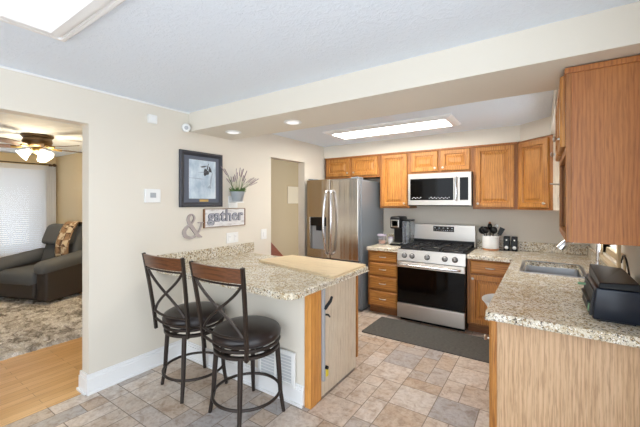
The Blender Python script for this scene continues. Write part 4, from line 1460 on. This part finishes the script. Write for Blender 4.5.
# bag-holder ring hooked over the sink cabinet door
t = thing('hanging_scrap_bowl', 'pale grey half-round scrap bowl hooked on the sink cabinet door', 'bowl', (-0.30, 2.62, 0.8))
bx, by = -0.256, 2.60
m = MB()
b = m.bm
L = []
for (zz, rad) in ((0.80, 0.06), (0.805, 0.085), (0.845, 0.112), (0.854, 0.120), (0.848, 0.120), (0.842, 0.106), (0.81, 0.080)):
    L.append([b.verts.new((bx - rad * math.sin(PI * k / 20) * 0.85, by + rad * 1.25 * math.cos(PI * k / 20), zz)) for k in range(21)])
for p, q in zip(L, L[1:]):
    for k in range(20):
        b.faces.new((p[k], p[k + 1], q[k + 1], q[k]))
    b.faces.new((p[20], p[0], q[0], q[20]))
b.faces.new(L[0])
b.faces.new(L[-1])
obj('bowl_shell', m, M['plastic'], t, True)
obj('hook', MB().box(-0.266, -0.262, by - 0.03, by + 0.03, 0.79, 0.86), M['nickel'], t, label='metal hook')

# ------------------------------------------------------------------ living room
# shag rug: finely tufted surface
m = MB()
b = m.bm
rr = random.Random(3)
X0, X1, Y0, Y1, nxr, nyr = -7.6, -4.32, -1.6, 2.3, 150, 180
V_ = []
for i in range(nxr + 1):
    row = []
    for j in range(nyr + 1):
        edge = i in (0, nxr) or j in (0, nyr)
        x = X0 + (X1 - X0) * i / nxr + rr.uniform(-0.008, 0.008)
        y = Y0 + (Y1 - Y0) * j / nyr + rr.uniform(-0.008, 0.008)
        row.append(b.verts.new((x, y, 0.003 if edge else rr.uniform(0.012, 0.045))))
    V_.append(row)
for i in range(nxr):
    for j in range(nyr):
        b.faces.new((V_[i][j], V_[i + 1][j], V_[i + 1][j + 1], V_[i][j + 1]))
o = obj('shag_rug', m, rug_mat(), None, True)
tag(o, 'mottled beige and brown shag rug on the wood floor', 'rug')

# recliner, facing -y locally, then turned
t = thing('recliner', 'dark grey padded recliner on the shag rug by the window', 'armchair', (0, 0, 0))


def rb(x0, x1, y0, y1, z0, z1, bev):
    return MB().box(x0, x1, y0, y1, z0, z1, bev, 5)


obj('base', rb(-0.36, 0.36, -0.02, 0.80, 0.05, 0.34, 0.03), M['brown_hide'], t, True, label='dark brown base')
obj('footrest', rb(-0.35, 0.35, -0.06, 0.03, 0.08, 0.32, 0.04), M['brown_hide'], t, True)
obj('seat', rb(-0.36, 0.36, -0.09, 0.62, 0.26, 0.48, 0.085), M['grey_cloth'], t, True)
m = MB()
m.hexa([(-0.36, 0.50, 0.45), (0.36, 0.50, 0.45), (0.36, 0.74, 0.45), (-0.36, 0.74, 0.45), (-0.33, 0.68, 1.12), (0.33, 0.68, 1.12), (0.33, 0.86, 1.12), (-0.33, 0.86, 1.12)])
bmesh.ops.bevel(m.bm, geom=list(m.bm.edges), offset=0.07, segments=5, profile=0.5, affect='EDGES')
bk = obj('backrest', m, M['grey_cloth'], t, True)
m = MB()
m.hexa([(-0.30, 0.46, 0.80), (0.30, 0.46, 0.80), (0.30, 0.66, 0.80), (-0.30, 0.66, 0.80), (-0.28, 0.58, 1.13), (0.28, 0.58, 1.13), (0.28, 0.76, 1.13), (-0.28, 0.76, 1.13)])
bmesh.ops.bevel(m.bm, geom=list(m.bm.edges), offset=0.075, segments=5, profile=0.5, affect='EDGES')
obj('head_cushion', m, M['grey_cloth'], bk, True)
for s in (-1, 1):
    x0, x1 = (0.35, 0.55) if s > 0 else (-0.55, -0.35)
    am = obj('arm', rb(x0, x1, -0.03, 0.80, 0.04, 0.56, 0.04), M['brown_hide'], t, True, label='dark brown arm side')
    m = MB()
    m.hexa([(x0 - 0.02, -0.09, 0.44), (x1 + 0.03, -0.09, 0.44), (x1 + 0.03, 0.74, 0.52), (x0 - 0.02, 0.74, 0.52),
            (x0 - 0.02, -0.07, 0.62), (x1 + 0.03, -0.07, 0.62), (x1 + 0.02, 0.74, 0.72), (x0 - 0.02, 0.74, 0.72)])
    bmesh.ops.bevel(m.bm, geom=list(m.bm.edges), offset=0.08, segments=5, profile=0.5, affect='EDGES')
    obj('arm_pad', m, M['grey_cloth'], am, True, label='padded grey arm top')
RL, RZ = (-6.48, 1.58, 0.03), math.radians(20)
t.location = RL
t.rotation_euler = (0, 0, RZ)
# throw blanket over the back
m = MB()
b = m.bm
prof = [(0.47, 0.62), (0.475, 0.80), (0.555, 1.0), (0.60, 1.11), (0.66, 1.165), (0.76, 1.165), (0.87, 1.12), (0.885, 0.95), (0.85, 0.75)]
prof = catmull(prof, 5)
L = []
for i, (py, pz) in enumerate(prof):
    L.append([b.verts.new((0.09 + 0.27 * k / 12 + 0.01 * math.sin(i * 0.5), py - 0.012 - 0.006 * math.sin(k * 1.1) - 0.02 * (i < 25), pz + 0.004 * math.sin(k * 1.7))) for k in range(13)])
for p, q in zip(L, L[1:]):
    for k in range(12):
        b.faces.new((p[k], p[k + 1], q[k + 1], q[k]))
o = obj('throw_blanket', m, plaid_mat(), None, True)
md = o.modifiers.new('thickness', 'SOLIDIFY')
md.thickness = 0.012
tag(o, 'plaid brown and cream throw draped over the recliner back', 'blanket')
o.location = RL
o.rotation_euler = (0, 0, RZ)

# window blinds: slats as the pattern of one blind
t = thing('window_blind', 'white horizontal blind covering the living room window', 'blind', (LX + 0.03, 1.2, lz1))
m = MB()
n = 44
for k in range(n):
    zz = lz0 - 0.02 + (lz1 - lz0) * k / n
    m.hexa([(LX + 0.030, ly0, zz), (LX + 0.034, ly0, zz), (LX + 0.034, ly1, zz), (LX + 0.030, ly1, zz),
            (LX + 0.046, ly0, zz + 0.0362), (LX + 0.050, ly0, zz + 0.0362), (LX + 0.050, ly1, zz + 0.0362), (LX + 0.046, ly1, zz + 0.0362)])
slat = base_mat('translucent_blind_slat', rgb(236, 238, 240), 0.5)
nt, bb = nodes(slat)
tr = nt.nodes.new('ShaderNodeBsdfTranslucent')
tr.inputs[0].default_value = (0.85, 0.88, 0.92, 1)
ms = nt.nodes.new('ShaderNodeMixShader')
ms.inputs[0].default_value = 0.22
nt.links.new(bb.outputs[0], ms.inputs[1])
nt.links.new(tr.outputs[0], ms.inputs[2])
nt.links.new(ms.outputs[0], nt.nodes['Material Output'].inputs['Surface'])
obj('slats', m, slat, t)
obj('head_rail', MB().box(LX + 0.022, LX + 0.06, ly0, ly1, lz1 - 0.03, lz1 + 0.03, 0.004), M['white'], t)
# sheer curtain
sheer = base_mat('white_sheer_cloth', rgb(236, 236, 238), 0.8)
m = MB()
b = m.bm
L = []
for k in range(31):
    yy = 2.375 + 0.155 * k / 30
    xx = LX + 0.10 + 0.018 * math.sin(k * 1.25)
    L.append([b.verts.new((xx, yy, 0.03)), b.verts.new((xx, yy, 2.235))])
for p, q in zip(L, L[1:]):
    b.faces.new((p[0], q[0], q[1], p[1]))
o = obj('sheer_curtain', m, sheer, None, True)
o.modifiers.new('thickness', 'SOLIDIFY').thickness = 0.004
tag(o, 'white sheer curtain panel at the side of the window', 'curtain')
t = thing('curtain_rod', 'bronze curtain rod above the blind with round finials', 'curtain rod', (LX + 0.1, 1.2, 2.265))
obj('rod', MB().cyl((LX + 0.10, -0.2, 2.265), (LX + 0.10, 2.48, 2.265), 0.011), M['bronze_fan'], t, True)
for yy in (-0.22, 2.50):
    obj('finial', MB().lathe([(0.012, -0.03), (0.03, -0.01), (0.034, 0.008), (0.022, 0.028), (0.006, 0.036)], (LX + 0.10, yy, 2.265), (0, 1 if yy > 0 else -1, 0), 16), M['bronze_fan'], t, True)
for yy in (-0.05, 2.46):
    obj('bracket', MB().box(LX, LX + 0.10, yy - 0.01, yy + 0.01, 2.24, 2.255).box(LX, LX + 0.012, yy - 0.02, yy + 0.02, 2.21, 2.29), M['bronze_fan'], t)

# ceiling fan with lit shades
FXc, FYc = -5.72, 1.58
t = thing('ceiling_fan', 'bronze hugger ceiling fan with lit glass shades', 'ceiling fan', (FXc, FYc, ZC))
c = (FXc, FYc, ZC)
obj('motor_housing', MB().lathe([(0.175, 0), (0.178, -0.02), (0.165, -0.035), (0.15, -0.04), (0.155, -0.055), (0.165, -0.09), (0.15, -0.13), (0.11, -0.16), (0.06, -0.175)], c, seg=36), M['bronze_fan'], t, True)
obj('light_fitter', MB().lathe([(0.05, -0.17), (0.07, -0.19), (0.07, -0.22), (0.045, -0.24), (0.02, -0.26)], c, seg=24), M['brass'], t, True, label='brass light fitter')
for k in range(5):
    a = math.radians(22 + 72 * k)
    d = Vector((math.cos(a), math.sin(a), 0))
    sd = Vector((-d.y, d.x, 0))
    zb = ZC - 0.165
    m = MB()
    b = m.bm
    outl = [(0.22, 0.045), (0.30, 0.058), (0.55, 0.066), (0.62, 0.062), (0.655, 0.035)]
    pts = [(r_, s_) for r_, s_ in outl] + [(r_, -s_) for r_, s_ in reversed(outl)]
    top = []
    bot = []
    for r_, s_ in pts:
        p = Vector(c) + d * r_ + sd * s_
        p.z = zb + s_ * 0.2
        top.append(b.verts.new(p + Vector((0, 0, 0.004))))
        bot.append(b.verts.new(p - Vector((0, 0, 0.004))))
    b.faces.new(top)
    b.faces.new(list(reversed(bot)))
    for i in range(len(pts)):
        j = (i + 1) % len(pts)
        b.faces.new((top[i], bot[i], bot[j], top[j]))
    bl = obj('blade', m, M['blade'], t, label='dark brown wooden blade')
    p0 = Vector(c) + d * 0.13 + Vector((0, 0, -0.145))
    obj('blade_bracket', MB().tube([p0, Vector(c) + d * 0.19 + Vector((0, 0, -0.172)), Vector(c) + d * 0.28 + Vector((0, 0, -0.170))], [0.012, 0.014, 0.016], 8), M['brass'], bl, True, label='brass blade bracket')
for k in range(3):
    a = math.radians(-100 + 120 * k)
    d = Vector((math.cos(a), math.sin(a), 0))
    ax = (d * 0.75 + Vector((0, 0, -0.66))).normalized()
    p = Vector(c) + d * 0.075 + Vector((0, 0, -0.21))
    s = obj('lamp_shade', MB().lathe([(0.028, 0.0), (0.034, 0.02), (0.050, 0.06), (0.070, 0.105), (0.082, 0.125), (0.078, 0.122), (0.045, 0.06), (0.02, 0.01)], p, ax, 20, cap=False), M['lampglass'], t, True, label='glowing frosted glass shade')
    obj('bulb', MB().lathe([(0.012, 0.01), (0.03, 0.05), (0.034, 0.075), (0.022, 0.10), (0.004, 0.108)], p, ax, 14), M['lampglass'], s, True)
l = bpy.data.lights.new('fan_lamp', 'POINT')
l.energy = 26
l.color = (1.0, 0.80, 0.52)
l.shadow_soft_size = 0.12
lo = bpy.data.objects.new('fan_lamp', l)
COL.objects.link(lo)
lo.location = (FXc, FYc, ZC - 0.42)

# ------------------------------------------------------------------ hall details
m = MB().hexa([(-4.35, 3.4, 1.35), (-4.325, 3.4, 1.35), (-4.325, 5.0, 0.0), (-4.35, 5.0, 0.0), (-4.35, 3.4, 1.92), (-4.325, 3.4, 1.92), (-4.325, 5.6, 0.0), (-4.35, 5.6, 0.0)])
struct('trim_2', m, M['stairwood'], 'red-brown stair trim sloping across the hall wall')
o = obj('hall_panel', MB().box(-4.348, -4.335, 5.25, 5.85, 1.50, 1.85, 0.003), base_mat('pale_beige_panel', rgb(222, 208, 182), 0.6))
tag(o, 'pale square panel on the hall wall seen through the doorway', 'panel')
